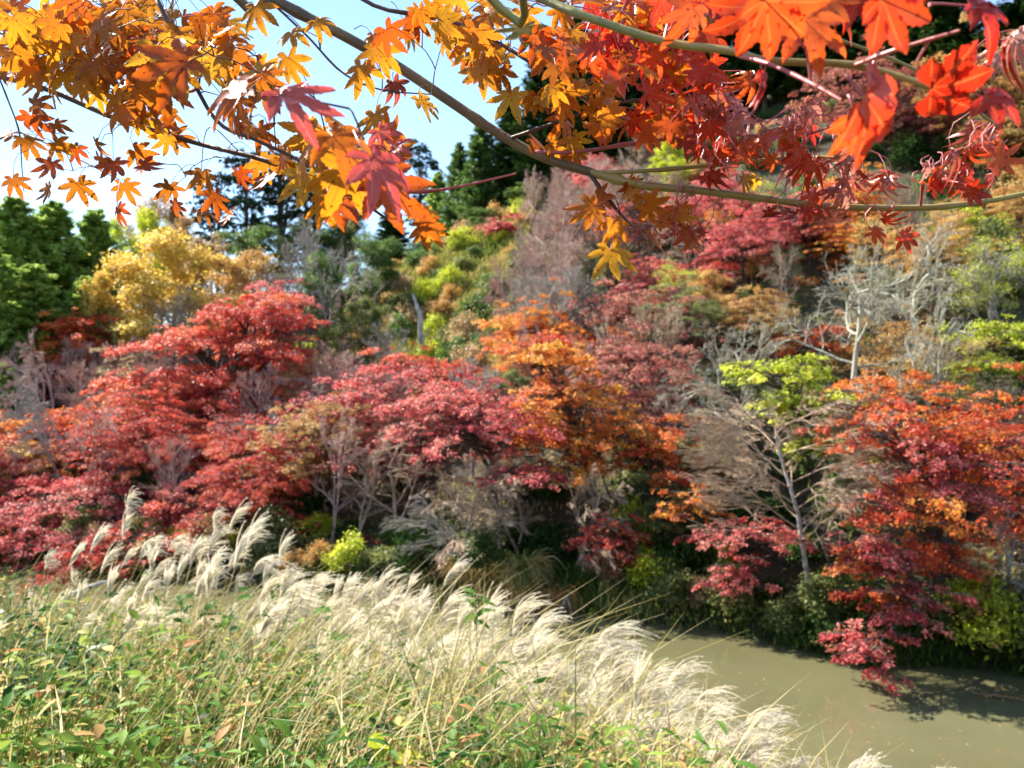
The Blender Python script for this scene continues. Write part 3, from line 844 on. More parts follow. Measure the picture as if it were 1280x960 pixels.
for (tp, px, top, Y, w, bk, lb, rf) in [
    ('bare_fine_0', 700, 225, 66, 120, 'pinkish', 'pinkish grey bare tree beside the open grass slope, tallest there', 'the tall pinkish bare tree'),
    ('bare_fine_1', 760, 195, 66, 120, 'pinkish', 'pinkish bare tree directly beneath the main foreground branch', 'the pinkish bare tree under the branch'),
    ('bare_fine_2', 655, 300, 60, 100, 'pinkish', 'fine pink bare tree at the right rim of the open slope', 'the fine pink bare tree'),
    ('bare_fine_0', 720, 330, 52, 130, 'grey', 'silvery bare tree with limbs reaching left above the rusty maple', 'the silvery bare tree'),
    ('bare_wide_1', 690, 345, 50, 150, 'grey', 'wide silvery bare tree with down-sweeping limbs over the open slope edge', 'the wide silvery tree'),
    ('bare_fine_2', 820, 210, 68, 110, 'pinkish', 'rosy bare tree right behind the hanging orange leaf cluster', 'the rosy bare tree'),
    ('bare_fine_1', 905, 215, 64, 110, 'grey', 'grey bare tree with upright stems in the plum red maple', 'the upright grey bare tree'),
    ('bare_fine_0', 985, 205, 66, 100, 'pinkish', 'reddish bare tree high on the slope left of the plum red maple top', 'the high reddish bare tree'),
    ('bare_wide_0', 415, 275, 62, 130, 'grey', 'leaning grey bare tree with a dark curved trunk on the green slope', 'the leaning grey bare tree'),
    ('bare_fine_1', 375, 285, 66, 90, 'grey', 'grey bare tree below the dark pines', 'the grey bare tree under the pines'),
    ('bare_fine_2', 235, 355, 60, 110, 'grey', 'purplish bare tree beneath the golden yellow tree', 'the purplish bare tree'),
    ('bare_fine_0', 275, 340, 64, 90, 'grey', 'grey bare tree between the golden and the apricot tree', 'the bare tree by the apricot one'),
    ('bare_fine_1', 160, 420, 55, 110, 'pinkish', 'pinkish bare tree left of the largest scarlet maple', 'the pinkish bare tree on the left'),
    ('bare_fine_2', 120, 480, 50, 120, 'pinkish', 'dusty bare tree between the salmon and the scarlet maples', 'the dusty bare tree'),
    ('bare_fine_0', 480, 400, 52, 90, 'grey', 'slender bare tree left of the white dead trunk', 'the slender bare tree'),
    ('bare_fine_1', 430, 440, 46, 130, 'pinkish', 'hazy bare tree behind the dusty pink maple', 'the hazy bare tree'),
    ('bare_fine_2', 500, 450, 42, 130, 'pinkish', 'bare tree with rosy twigs left of the crimson tiers', 'the rosy-twigged tree'),
    ('bare_lean_1', 385, 530, 40, 140, 'grey', 'bare tree with silvery stems right of the lower scarlet maple', 'the silver-stemmed tree'),
    ('bare_lean_0', 330, 580, 38, 150, 'tawny', 'brown bare tree before the lower scarlet maple', 'the brown bare tree'),
    ('bare_fine_2', 185, 540, 43, 90, 'pinkish', 'small grey brown bare tree inside the scarlet slope', 'the small grey brown tree'),
    ('bare_fine_0', 870, 350, 48, 110, 'tawny', 'brownish bare tree over the dusky red maple', 'the brownish bare tree'),
    ('bare_fine_1', 840, 470, 34, 130, 'pinkish', 'mauve brown bare tree between the orange and the olive trees', 'the mauve brown tree'),
    ('bare_fine_2', 1100, 285, 52, 110, 'grey', 'grey bare tree under the right end of the foreground branch', 'the grey tree under the branch end')]:
    plant(tp, px, top, Y, w, None, bk, lb, 'bare_tree', 'tree', HZ, rf)
TG = 'tangled bare trees along the far bank'
for (tp, px, top, Y, w, bk, lb, rf) in [
    ('bare_lean_0', 500, 570, 33.6, 190, 'tawny', 'tangled grey brown bare tree sweeping left towards the tall plumes', 'the sweeping bare tangle'),
    ('bare_lean_1', 575, 590, 31.6, 200, 'tawny', 'tangled bare tree with arching twigs under the crimson tiers', 'the arching bare tangle'),
    ('bare_lean_0', 660, 595, 30.6, 170, 'tawny', 'bare tree with a few thick grey stems above the gold grass', 'the bare tree over the gold grass'),
    ('bare_lean_1', 715, 605, 29.8, 130, 'tawny', 'small bare tangle right below the crimson spray tips', 'the small bare tangle'),
    ('bare_lean_1', 440, 565, 34.4, 160, 'tawny', 'leftmost tawny bare tangle, beside the yellow bush', 'the leftmost bare tangle'),
    ('bare_lean_0', 600, 632, 30.2, 150, 'grey', 'low bare tangle hanging straight over the gold grass', 'the low bare tangle'),
    ('bare_wide_2', 1262, 640, 23.6, 110, 'grey', 'small grey bare tree in shade at the lower right edge', 'the small grey tree at the lower right')]:
    plant(tp, px, top, Y, w, None, bk, lb, 'bare_tree', 'tree', TG, rf)
# sparse leafed
for (tp, px, top, Y, w, lf, bk, lb, rf) in [
    ('sparse_0', 775, 260, 60, 130, 'red', 'pinkish', 'thin tree with the last red leaves under the main branch', 'the thin red-leaved tree'),
    ('sparse_1', 960, 255, 62, 120, 'pink', 'grey', 'thin tree with the last crimson leaves among upright grey stems', 'the thin crimson-leaved tree'),
    ('sparse_0', 1240, 300, 38, 120, 'lime', 'grey', 'grey tree with scattered yellow leaves at the right edge', 'the yellow-leaved grey tree'),
    ('sparse_1', 1130, 400, 34, 140, 'amber', 'pale', 'pale tree with scattered gold leaves in front of the rust maple', 'the gold-leaved pale tree'),
    ('sparse_0', 300, 520, 41, 120, 'pink', 'grey', 'thin tree with scattered pink leaves in front of the scarlet maples', 'the thin pink-leaved tree'),
    ('sparse_1', 470, 500, 39, 130, 'red', 'grey', 'thin tree with scattered red leaves over the bare tangle', 'the thin tree over the tangle'),
    ('sparse_0', 380, 450, 46, 120, 'amber', 'grey', 'thin tree with faded peach leaves beside the largest scarlet maple', 'the thin peach-leaved tree'),
    ('sparse_1', 110, 500, 47, 140, 'orange', 'grey', 'thin tree with scattered orange leaves on the left slope', 'the thin orange-leaved tree')]:
    plant(tp, px, top, Y, w, lf, bk, lb, 'broadleaf_tree', 'tree', 'thinly leaved trees on the hillside', rf)

# white trunk tree of the far bank
wb = np.array([(1012 - 640) / FPX * 25.2, 25.2, 0.0]); wb[2] = hz(wb[0], wb[1]) - .1
e = tag(empty('bare_tree', wb), 'slim white-trunked tree with a haze of brown twigs by the water', 'tree')
path = np.array([W(1013, 772, 25.2), W(1009, 720, 25.2), W(1003, 680, 25.2), W(997, 640, 25.3), W(985, 600, 25.5), W(972, 560, 25.7), W(968, 530, 25.9)]) - wb
path[0][2] = -.2
tm = MB(); v, f = tubes(path[None], np.array([[.09, .085, .075, .065, .05, .038, .018]]), 10); tm.add(v, f)
link('trunk', tm.mesh('white_trunk', True), B['white'], e)
cm = MB(); tw = []
lv_all = [[] for _ in range(4)]
rr = random.Random(5)
for j in range(24):
    f_ = .30 + .62 * j / 23.0
    p0 = np.array([np.interp(f_, np.linspace(0, 1, 7), path[:, i]) for i in range(3)])
    lv = skeleton(300 + j, 2.9 * (1.25 - .45 * f_), .026, [7, 6, 5], [.6, .6, .6], [.85, .7, .6], [.12, .2, .2, .15], [.03, .05, .02, 0],
                  lean=(math.cos(j * 2.4) * 2.0 - .25, math.sin(j * 2.4) * 1.6), trunk_frac=1.0)
    for a, q in enumerate(lv):
        lv_all[a] += [([tuple(np.array(p) + p0 + np.array([0, 0, .3])) for p in pts], rd) for pts, rd in q]
skel_mesh(lv_all, cm, 0, 9, .008)
link('twigs', cm.mesh('brown_twigs'), B['tawny'], e)
NAMED.append((1000, 680, 25, 'the slim white trunk'))

# white dead trunk on the open slope
x, Y = (523 - 640) / FPX * 62, 62.0
g = hz(x, Y)
e = tag(empty('dead_tree', (x, Y, g)), 'broken white dead trunk on the open green slope', 'dead tree')
pts = [np.array([0.55, 0, -.3]), np.array([.2, 0, 1.9]), np.array([.15, .1, 3.9]), np.array([-.45, .1, 5.6])]
v, f = tubes(np.array([pts]), np.array([[.26, .23, .18, .07]]), 9)
mb = MB().add(v, f)
v, f = tubes(np.array([[pts[1], pts[1] + [.5, 0, .5], pts[1] + [.7, .1, 1.1]], [pts[2], pts[2] + [-.4, 0, .35], pts[2] + [-.5, 0, .8]]]), np.array([[.07, .05, .02], [.06, .04, .02]]), 6)
link('trunk', mb.mesh('dead_trunk', True), B['white'], e)
link('branch', MB().add(v, f).mesh('dead_branch', True), B['white'], e)

# --- evergreens
CE = 'cedars on the left skyline'
for (tp, px, top, Y, w, lb, rf) in [
    ('cedar_0', 15, 246, 64, 120, 'leftmost cedar, deep green and lit along its top', 'the leftmost cedar'),
    ('cedar_1', 68, 252, 66, 115, 'second cedar from the left, broad and layered', 'the second cedar'),
    ('cedar_2', 118, 262, 68, 100, 'third cedar from the left, bordering the yellowish treetops', 'the third cedar'),
    ('cedar_1', -20, 300, 56, 110, 'dark cedar cut by the left edge of the view', 'the cedar at the left edge'),
    ('cedar_0', 45, 330, 58, 100, 'shorter dark cedar in front of the leftmost pair', 'the shorter cedar'),
    ('cedar_2', 105, 345, 60, 80, 'small bright cedar behind the orange red maple', 'the small bright cedar'),
    ('cedar_0', 8, 452, 50, 60, 'young light green cedar at the left edge', 'the young cedar')]:
    plant(tp, px, top, Y, w * 1.1, 'cedar', 'brown', lb, 'cedar_tree', 'tree', CE, rf)
CD = 'dark cedars on the ridge'
for (tp, px, top, Y, w, lm, lb, rf) in [
    ('cedar_2', 603, 152, 100, 66, 'green', 'sunlit cedar with a jagged green top on the central ridge', 'the sunlit ridge cedar'),
    ('cedar_1', 574, 178, 104, 50, 'green', 'shorter sunlit cedar left of the jagged one', 'the shorter ridge cedar'),
    ('cedar_0', 640, 120, 102, 70, 'dark', 'dark cedar just right of the sunlit ridge cedar', 'the dark ridge cedar'),
    ('cedar_1', 678, 60, 98, 84, 'dark', 'tall dark cedar crossed by the main foreground branch', 'the tall dark cedar'),
    ('cedar_2', 722, 20, 96, 90, 'dark', 'tall dark cedar among the orange foreground leaves', 'the tall green cedar'),
    ('cedar_0', 770, -40, 94, 100, 'dark', 'tallest cedar reaching the top of the view at centre right', 'the tallest cedar'),
    ('cedar_1', 830, -60, 92, 100, 'dark', 'dark cedar behind the scarlet foreground leaves', 'the cedar behind scarlet leaves'),
    ('cedar_2', 890, -60, 88, 100, 'dark', 'dark cedar above the plum red maple', 'the cedar above the plum maple'),
    ('cedar_0', 955, -70, 86, 110, 'dark', 'dark cedar between the plum and the rose brown maples', 'the cedar between maples'),
    ('cedar_1', 1020, -70, 84, 110, 'dark', 'dark cedar left of the rose brown maple', 'the cedar left of the rose maple'),
    ('cedar_2', 1170, -60, 74, 130, 'dark', 'dark cedar between the rose brown maple and the russet tree', 'the cedar beside the russet tree'),
    ('cedar_1', 1100, -80, 80, 120, 'dark', 'dark cedar straight behind the rose brown maple', 'the cedar behind the rose maple'),
    ('cedar_0', 1290, -60, 70, 130, 'dark', 'dark cedar behind the russet tree at the right edge', 'the cedar at the right edge'),
    ('cedar_0', 1150, 170, 60, 110, 'dark', 'low dark cedar above the tip of the foreground branch', 'the low dark cedar'),
    ('cedar_2', 1262, 215, 52, 100, 'dark', 'dark evergreen cedar below the russet tree', 'the cedar below the russet tree'),
    ('cedar_1', 548, 215, 108, 46, 'cedar', 'small cedar at the left end of the central ridge', 'the left ridge cedar'),
    ('cedar_0', 490, 262, 100, 60, 'dark', 'rounded dark cedar on the saddle below the salmon foreground leaf', 'the saddle cedar')]:
    plant(tp, px, top, Y, w, lm, 'brown', lb, 'cedar_tree', 'tree', CD, rf)
PN = 'dark pines on the left skyline'
for (tp, px, top, Y, w, lb, rf) in [
    ('pine_0', 272, 208, 92, 62, 'leftmost dark pine on the skyline', 'the leftmost pine'),
    ('pine_1', 308, 186, 90, 66, 'dark pine with open boughs showing sky, second of the skyline pines', 'the second pine'),
    ('pine_0', 350, 178, 90, 76, 'tallest dark pine on the left skyline', 'the tallest pine'),
    ('pine_1', 392, 214, 92, 54, 'small dark pine beside the hanging orange leaf', 'the small pine'),
    ('pine_1', 524, 172, 128, 44, 'distant lone pine on the ridge under the foreground leaves', 'the lone pine')]:
    plant(tp, px, top, Y, w, 'pine', 'brown', lb, 'pine_tree', 'tree', PN, rf)
for (tp, px, top, Y, w, lm, lb, rf) in [
    ('leafy_0', 160, 262, 72, 76, 'lime', 'yellowish green round treetop right of the cedars', 'the yellowish treetop'),
    ('leafy_1', 205, 254, 76, 92, 'tan', 'tan and ochre round treetop on the skyline', 'the tan treetop'),
    ('leafy_2', 232, 290, 74, 60, 'amber', 'ochre treetop beside the leftmost pine', 'the ochre treetop'),
    ('leafy_1', 262, 300, 84, 90, 'tan', 'dull tan tree under the leftmost pine', 'the dull tan tree'),
    ('leafy_0', 330, 288, 84, 110, 'green', 'green tree filling the gap under the skyline pines', 'the green tree under the pines'),
    ('leafy_2', 372, 292, 84, 90, 'olive', 'olive tree under the small pine', 'the olive tree under the small pine'),
    ('leafy_1', 425, 290, 84, 90, 'green', 'dark leafed tree between the pines and the saddle', 'the tree before the saddle'),
    ('leafy_0', 448, 268, 86, 80, 'olive', 'olive treetop on the saddle right of the pines', 'the olive treetop'),
    ('leafy_1', 470, 300, 76, 90, 'green', 'mid green bushy tree at the top left of the open slope', 'the mid green bushy tree'),
    ('leafy_2', 395, 335, 62, 90, 'green', 'green bushy tree under the leaning grey bare tree', 'the green bushy tree'),
    ('leafy_0', 440, 370, 58, 80, 'olive', 'low olive tree on the lower open slope', 'the low olive tree'),
    ('leafy_1', 605, 262, 90, 50, 'green', 'bluish green round tree at the top of the open slope', 'the round tree on top'),
    ('leafy_2', 665, 262, 88, 50, 'lime', 'yellowish round tree beside the tiny crimson maple', 'the yellowish round tree'),
    ('leafy_0', 655, 232, 92, 60, 'green', 'green round tree in front of the dark ridge cedar', 'the green round tree'),
    ('leafy_1', 1215, 340, 44, 90, 'olive', 'olive tree behind the right pale bare tree', 'the olive tree on the right'),
    ('leafy_2', 985, 375, 46, 80, 'amber', 'ochre tree left of the three pale bare trees', 'the ochre tree'),
    ('leafy_0', 925, 445, 40, 100, 'amber', 'brownish gold tree behind the low twisted bare tree', 'the brownish gold tree'),
    ('leafy_1', 1050, 580, 28, 70, 'green', 'green tree behind the big drooping red maple', 'the green tree behind it'),
    ('leafy_2', 640, 470, 42, 70, 'olive', 'olive tree between the crimson tiers and the bright orange maple', 'the olive tree at centre'),
    ('leafy_2', 1090, 560, 29, 80, 'orange', 'orange leafed tree close behind the rosy sprays', 'the orange leafed tree')]:
    plant(tp, px, top, Y, w, lm, 'grey', lb, 'broadleaf_tree', 'tree', None, rf)

# unseen tree added left of the view so that its shade falls on the weeds
sx_, sy_ = -7.7, 2.9
e = tag(empty('broadleaf_tree', (sx_, sy_, hz(sx_, sy_) - .05), 1.0, (.8, .8, .72)), 'unseen green tree added beyond the left edge to shade the weeds', 'tree')
link('trunk', TPL['leafy_0'][0], B['brown'], e, True)
link('crown', TPL['leafy_0'][1], L['green'], e, True)
for (tp, px, top, Y, w, lb) in [('shrub_0', 40, 800, 4.6, 330, 'dark green bush in the shaded lower left corner'), ('shrub_2', 100, 748, 7.5, 110, 'dark bushy weed below the bleached logs'),
                                ('shrub_1', -40, 865, 3.6, 300, 'dark green bush cut by the lower left edge')]:
    plant(tp, px, top, Y, w, 'green', 'brown', lb, 'shrub', 'bush', 'bushes on the near bank')

# --- bushes of the far bank
BK = 'bushes along the far bank'
bank = [('shrub_0', 400, 640, 36, 60, 'lime', 'lemon yellow bush beside the low salmon maple'),
        ('shrub_1', 490, 700, 32.6, 40, 'lime', 'small yellow bush at the waterline behind the plumes'),
        ('shrub_2', 550, 690, 31.5, 60, 'olive', 'olive bush left of the gold bank grass'),
        ('shrub_3', 745, 695, 29.3, 60, 'green', 'green bush right of the gold bank grass'),
        ('shrub_0', 790, 620, 29.8, 60, 'lime', 'light green bush above the small dark red maple'),
        ('shrub_1', 820, 690, 28.3, 60, 'olive', 'yellow tinged bush under the small orange maple'),
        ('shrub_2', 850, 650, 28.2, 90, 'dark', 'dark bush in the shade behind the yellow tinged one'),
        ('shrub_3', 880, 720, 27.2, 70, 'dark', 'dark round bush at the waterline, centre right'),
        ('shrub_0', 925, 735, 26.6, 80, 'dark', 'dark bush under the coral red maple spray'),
        ('shrub_1', 972, 755, 26.2, 46, 'olive', 'bush with lemon leaves left of the white trunk foot'),
        ('shrub_2', 1045, 765, 25.0, 44, 'olive', 'bush with yellow leaves right of the white trunk foot'),
        ('shrub_3', 1060, 690, 26, 90, 'dark', 'dark bush behind the rosy sprays'),
        ('shrub_0', 1180, 770, 23.6, 80, 'green', 'green bush under the drooping red maple'),
        ('shrub_1', 1235, 790, 22.8, 90, 'dark', 'dark bush at the waterline on the right'),
        ('shrub_2', 1275, 770, 22.9, 80, 'dark', 'dark bush cut by the right edge'),
        ('shrub_3', 785, 740, 28.2, 70, 'dark', 'dark low bush below the small dark red maple'),
        ('shrub_0', 900, 670, 28.5, 60, 'lime', 'dull gold bush left of the coral red spray'),
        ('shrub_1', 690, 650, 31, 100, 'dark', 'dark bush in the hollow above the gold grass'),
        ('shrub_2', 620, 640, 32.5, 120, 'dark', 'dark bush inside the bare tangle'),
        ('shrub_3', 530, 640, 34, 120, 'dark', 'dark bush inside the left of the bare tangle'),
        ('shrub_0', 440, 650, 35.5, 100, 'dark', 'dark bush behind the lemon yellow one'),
        ('shrub_1', 1110, 780, 24.3, 90, 'dark', 'dark bush behind the lowest rosy spray'),
        ('shrub_2', 1005, 650, 28, 70, 'green', 'green bush close behind the white trunk'),
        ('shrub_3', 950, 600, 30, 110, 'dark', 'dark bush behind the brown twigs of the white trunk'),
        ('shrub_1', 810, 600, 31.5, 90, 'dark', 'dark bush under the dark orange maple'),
        ('shrub_2', 330, 690, 36.5, 90, 'dark', 'dark bush at the waterline behind the plumes'),
        ('shrub_3', 20, 700, 37.5, 80, 'dark', 'dark bush at the waterline on the left edge')]
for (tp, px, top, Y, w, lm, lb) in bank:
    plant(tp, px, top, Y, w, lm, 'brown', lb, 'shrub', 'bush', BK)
for (tp, px, top, Y, w, lb) in [
    ('fountain_0', 592, 684, 29.9, 100, 'golden hanging grass tuft, leftmost on the far bank'),
    ('fountain_1', 650, 664, 29.5, 90, 'tallest hanging grass tuft, yellow green'),
    ('fountain_0', 692, 700, 28.9, 84, 'rusty hanging grass tuft at the waterline'),
    ('fountain_1', 636, 705, 29.2, 70, 'short golden grass tuft below the tallest one')]:
    plant(tp, px, top, Y, w, 'amber' if 'yellow green' not in lb else 'slope', 'brown', lb, 'grass_tuft', 'grass', 'hanging grass tufts on the far bank')

# --- filler growth between the named trees, labelled by the tree beside it
fr = random.Random(77)
cols = ['a', 'b']
tall = {'maple': [('maple_%d', 4), 'maple'], 'bare': [('bare_fine_%d', 3), 'bare']}
used = {}


def rel_label(base, px, py, Y):
    best = min(NAMED, key=lambda n: (n[0] - px) ** 2 + (n[1] - py) ** 2 + ((n[2] - Y) * 6) ** 2)
    dx, dy = px - best[0], py - best[1]
    where = ('right of ' if dx > 0 else 'left of ') if abs(dx) > abs(dy) else ('below ' if dy > 0 else 'above ')
    for w in (where, 'close beside ', 'partly behind ', 'at the foot of ', 'just off '):
        lb = base + ' ' + w + best[3]
        if lb not in used:
            used[lb] = 1
            return lb
    return base + ' among the trees near ' + best[3]


def zone(px, py):
    """leaf colour the photo shows around a pixel"""
    Z = [(60, 600, 'pink'), (150, 650, 'red'), (250, 450, 'red'), (60, 530, 'orange'), (150, 400, 'tan'), (350, 450, 'redorange'), (420, 520, 'pink'), (400, 600, 'amber'),
         (520, 540, 'pink'), (600, 560, 'pink'), (680, 470, 'orange'), (640, 380, 'dusky'), (720, 350, 'pink'), (800, 300, 'pink'), (850, 450, 'dusky'), (900, 350, 'red'),
         (950, 300, 'pink'), (1000, 400, 'orange'), (1080, 430, 'amber'), (1120, 350, 'orange'), (1200, 350, 'tan'), (1200, 500, 'redorange'), (1250, 450, 'olive'), (1250, 200, 'amber'), (1060, 380, 'yellow'), (1160, 440, 'lime'), (1020, 440, 'olive'), (1120, 400, 'orange'), (1230, 400, 'lime'), (1090, 470, 'orange'), (1150, 360, 'amber'), (900, 420, 'olive'), (1200, 440, 'yellow'), (960, 420, 'amber'),
         (920, 530, 'olive'), (1010, 560, 'amber'), (300, 600, 'red')]
    return min(Z, key=lambda z: (z[0] - px) ** 2 + (z[1] - py) ** 2)[2]


names = {'pink': 'crimson', 'red': 'scarlet', 'redorange': 'rusty orange', 'orange': 'orange', 'tan': 'tan', 'amber': 'amber', 'dusky': 'dusky red', 'olive': 'olive green',
         'lime': 'yellow green', 'yellow': 'yellow', 'green': 'green', 'dark': 'dark green'}
k = 0
tries = 0
placed = []
while k < 250 and tries < 16000:
    tries += 1
    px = fr.uniform(-30, 1320) if fr.random() < .45 else fr.uniform(640, 1320); Y = fr.uniform(30, 84)
    x = (px - 640) / FPX * Y
    if Y < float(far_bank(x)) + 2.5: continue
    g = hz(x, Y)
    py = px_of((x, Y, g))[1]
    if 440 < px < 655 and Y > 43: continue
    if px < 460 and Y > 66: continue
    if 840 < px and Y < 42: continue
    if px > 840 and (py < 300 or Y > 62): continue
    if 430 < px < 740 and Y < 36: continue
    if any((x - a) ** 2 + (Y - b_) ** 2 < 2.7 ** 2 for a, b_ in placed): continue
    placed.append((x, Y))
    h = fr.uniform(2.6, 5.2)
    sz_ = 'small' if h < 3.4 else ('young' if h < 4.4 else 'taller')
    top = 480 - (g + h - EYE) / Y * FPX
    zc = zone(px, (py + top) / 2)
    grey_zone = 610 < px < 840 and (py + top) / 2 < 400
    if fr.random() < (.12 if grey_zone else (.42 if px < 640 else .6)):
        plant('maple_%d' % fr.randrange(4), px, top, Y, h * 1.05 / Y * FPX, zc, 'brown', rel_label('%s %s tree' % (sz_, names[zc]), px, (py + top) / 2, Y), 'maple_tree', 'tree', 'smaller coloured trees between the big ones')
    else:
        if px > 820 and fr.random() < .75:
            lc = fr.choice(['lime', 'amber', 'olive', 'orange', 'yellow'])
            plant('sparse_%d' % fr.randrange(2) if fr.random() < .5 else 'leafy_%d' % fr.randrange(3), px, top, Y, h * .95 / Y * FPX, lc, 'grey', rel_label('%s thinly leaved %s tree' % (sz_, names[lc]), px, (py + top) / 2, Y), 'broadleaf_tree', 'tree', 'smaller thinly leaved trees on the right slope')
            k += 1
            continue
        bk = fr.choice(['pinkish', 'grey', 'tawny', 'pinkish', 'pinkish'] if px < 740 else ['tawny', 'pinkish', 'brown', 'tawny'])
        plant('bare_fine_%d' % fr.randrange(3) if fr.random() < (.15 if 250 < px < 760 and Y < 42 else .55) else 'bare_lean_%d' % fr.randrange(2), px, top - 20, Y, h * .95 / Y * FPX, None, bk, rel_label(sz_ + ' bare %s tree' % {'pinkish': 'pinkish', 'grey': 'grey', 'tawny': 'brown', 'brown': 'dark'}[bk], px, (py + top) / 2, Y), 'bare_tree', 'tree', 'small bare trees between the big ones')
    k += 1
k = 0
tries = 0
placed = []
while k < 270 and tries < 12000:
    tries += 1
    px = fr.uniform(0, 1280); Y = fr.uniform(26, 94)
    mode = fr.random()
    bank_ = .35 < mode < .6
    if mode <= .35: px, Y = fr.uniform(380, 665), fr.uniform(50, 93)
    elif bank_:
        Y = 0; x = fr.uniform(-22, 15); Y = float(far_bank(x)) + fr.uniform(.15, 1.5); px = 640 + x / Y * FPX
        if 535 < px < 765: continue
    x = (px - 640) / FPX * Y
    if Y < float(far_bank(x)) + .1: continue
    if any((x - a) ** 2 + (Y - b_) ** 2 < (.9 if bank_ else 1.9) ** 2 for a, b_ in placed): continue
    placed.append((x, Y))
    g = hz(x, Y); h = fr.uniform(1.1, 2.9) if Y > 50 else fr.uniform(.9, 2.2)
    py = px_of((x, Y, g))[1]; top = 480 - (g + h - EYE) / Y * FPX
    open_slope = 380 < px < 660 and Y > 50
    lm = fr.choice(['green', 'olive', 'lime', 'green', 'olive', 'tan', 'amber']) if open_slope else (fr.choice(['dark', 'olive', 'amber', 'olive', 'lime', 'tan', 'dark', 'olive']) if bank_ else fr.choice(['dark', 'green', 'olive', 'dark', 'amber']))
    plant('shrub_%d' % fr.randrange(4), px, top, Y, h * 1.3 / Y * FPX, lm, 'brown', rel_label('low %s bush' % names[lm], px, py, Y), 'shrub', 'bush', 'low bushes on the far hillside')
    k += 1

# --- grass and low growth covering the hillside
gr = np.random.RandomState(8)
n = 60000
px = gr.uniform(-120, 1400, n); Y = 22 + 85 * gr.rand(n) ** .9
sel = gr.rand(n) < .45
px[sel] = gr.uniform(440, 660, sel.sum()); Y[sel] = gr.uniform(48, 97, sel.sum())
X = (px - 640) / FPX * Y
sel2 = gr.rand(n) < .16
X[sel2] = gr.uniform(-24, 16, sel2.sum()); Y[sel2] = far_bank(X[sel2]) + gr.uniform(-.15, 1.2, sel2.sum()); px[sel2] = 640 + X[sel2] / Y[sel2] * FPX
ok = Y > far_bank(X) - .2
px, Y, X = px[ok], Y[ok], X[ok]
n = len(X)
G = height(X, Y)
openm = (px > 440) & (px < 665) & (Y > 50)
h = np.where(openm, gr.uniform(.5, 1.3, n), gr.uniform(.25, .7, n)) * (.7 + .4 * lumps(X, Y, .5, 9).clip(-1, 1))
base = np.stack([X, Y, G - .05], -1)
per = 4
bb = np.repeat(base, per, 0) + np.concatenate([gr.normal(0, .22, (n * per, 2)), np.zeros((n * per, 1))], -1)
a = gr.uniform(0, math.tau, n * per); hh = np.repeat(h, per) * gr.uniform(.6, 1.2, n * per)
out_ = np.stack([np.cos(a), np.sin(a), np.zeros(n * per)], -1)
tt = np.array([0, .5, 1.0])
P = bb[:, None] + out_[:, None] * (hh[:, None, None] * .55 * tt[None, :, None] ** 1.8) + np.array([0, 0, 1.0]) * (hh[:, None] * (tt * 1.25 - .4 * tt ** 2))[..., None]
side = nrm(np.stack([-np.sin(a), np.cos(a), gr.normal(0, .3, n * per)], -1))
Wd = np.array([1, .9, .1])[None] * np.where(np.repeat(openm, per), .05, .03)[:, None] * gr.uniform(.6, 1.4, n * per)[:, None]
v, f = ribbons(P, Wd, side)
tone = np.repeat(np.clip(np.where(Y < far_bank(X) + 1.3, .15, np.where(px > 780, .12, .5)) + .3 * lumps(X, Y, .3, 12) + gr.normal(0, .15, n), 0, 1), per)  # low tone on the right paints in the dark shade of that slope
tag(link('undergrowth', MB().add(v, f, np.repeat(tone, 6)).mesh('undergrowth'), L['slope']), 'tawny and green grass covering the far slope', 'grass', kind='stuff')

# ------------------------------------------------------------------ things by the water
def log_thing(name, pts, radii, mat, label, cat, twigs=()):
    p0 = np.array(pts[0], dtype=float)
    e = tag(empty(name, p0), label, cat)
    tt = np.linspace(0, 1, 12)
    P = np.array(pts) - p0
    PP = np.stack([np.interp(tt, np.linspace(0, 1, len(P)), P[:, i]) for i in range(3)], -1)
    PP += np.random.RandomState(len(pts) + int(abs(p0[0]) * 10)).normal(0, radii[0] * .25, PP.shape)
    v, f = tubes(PP[None], np.linspace(radii[0], radii[1], 12)[None], 9)
    n0 = 0
    mb = MB().add(v, f)
    k_ = 9
    mb.add(v[:k_], np.array([[0, i, i + 1] for i in range(1, k_ - 1)]))
    link('trunk', mb.mesh(name, True), mat, e)
    for q in twigs:
        q = np.array(q) - p0
        v, f = tubes(q[None], np.linspace(radii[1], radii[1] * .3, len(q))[None], 6)
        link('branch', MB().add(v, f).mesh('branch', True), mat, e)
    return e


log_thing('fallen_log', [(*W(25, 758, 25)[:2], -.1), W(90, 742, 25.5), W(135, 726, 26)], (.13, .07), B['white'], 'longer bleached log slanting out of the water on the left', 'log')
log_thing('fallen_log', [(*W(45, 768, 23)[:2], -.1), W(112, 754, 23.3)], (.10, .07), B['white'], 'shorter bleached log below the longer one', 'log')
log_thing('fallen_log', [W(140, 700, 36), W(215, 672, 36.8), W(250, 655, 37.4)], (.09, .04), B['white'], 'pale fallen trunk lying across the rose red maple', 'log')
log_thing('driftwood', [(*W(690, 775, 27.2)[:2], -.05), W(702, 762, 27.4), W(708, 745, 27.6)], (.05, .03), B['white'], 'pale forked stick standing at the waterline', 'driftwood',
          [[W(708, 745, 27.6), W(712, 757, 27.5), W(716, 769, 27.3)]])
fb = W(1250, 872, 20.4); fb[2] = .02
e = tag(empty('floating_branch', fb), 'leafy rust coloured branch floating on the water at the right', 'branch')
v, f = tubes(np.array([[[-.5, .25, 0.02], [-.1, .05, .06], [.3, -.15, .05], [.6, -.3, .02]], [[-.1, .05, .06], [0, .2, .12], [.1, .3, .2], [.2, .4, .22]]]), np.array([[.012, .012, .009, .005], [.008, .007, .005, .003]]), 5)
link('stem', MB().add(v, f).mesh('stem'), B['tawny'], e)
r_ = np.random.RandomState(3)
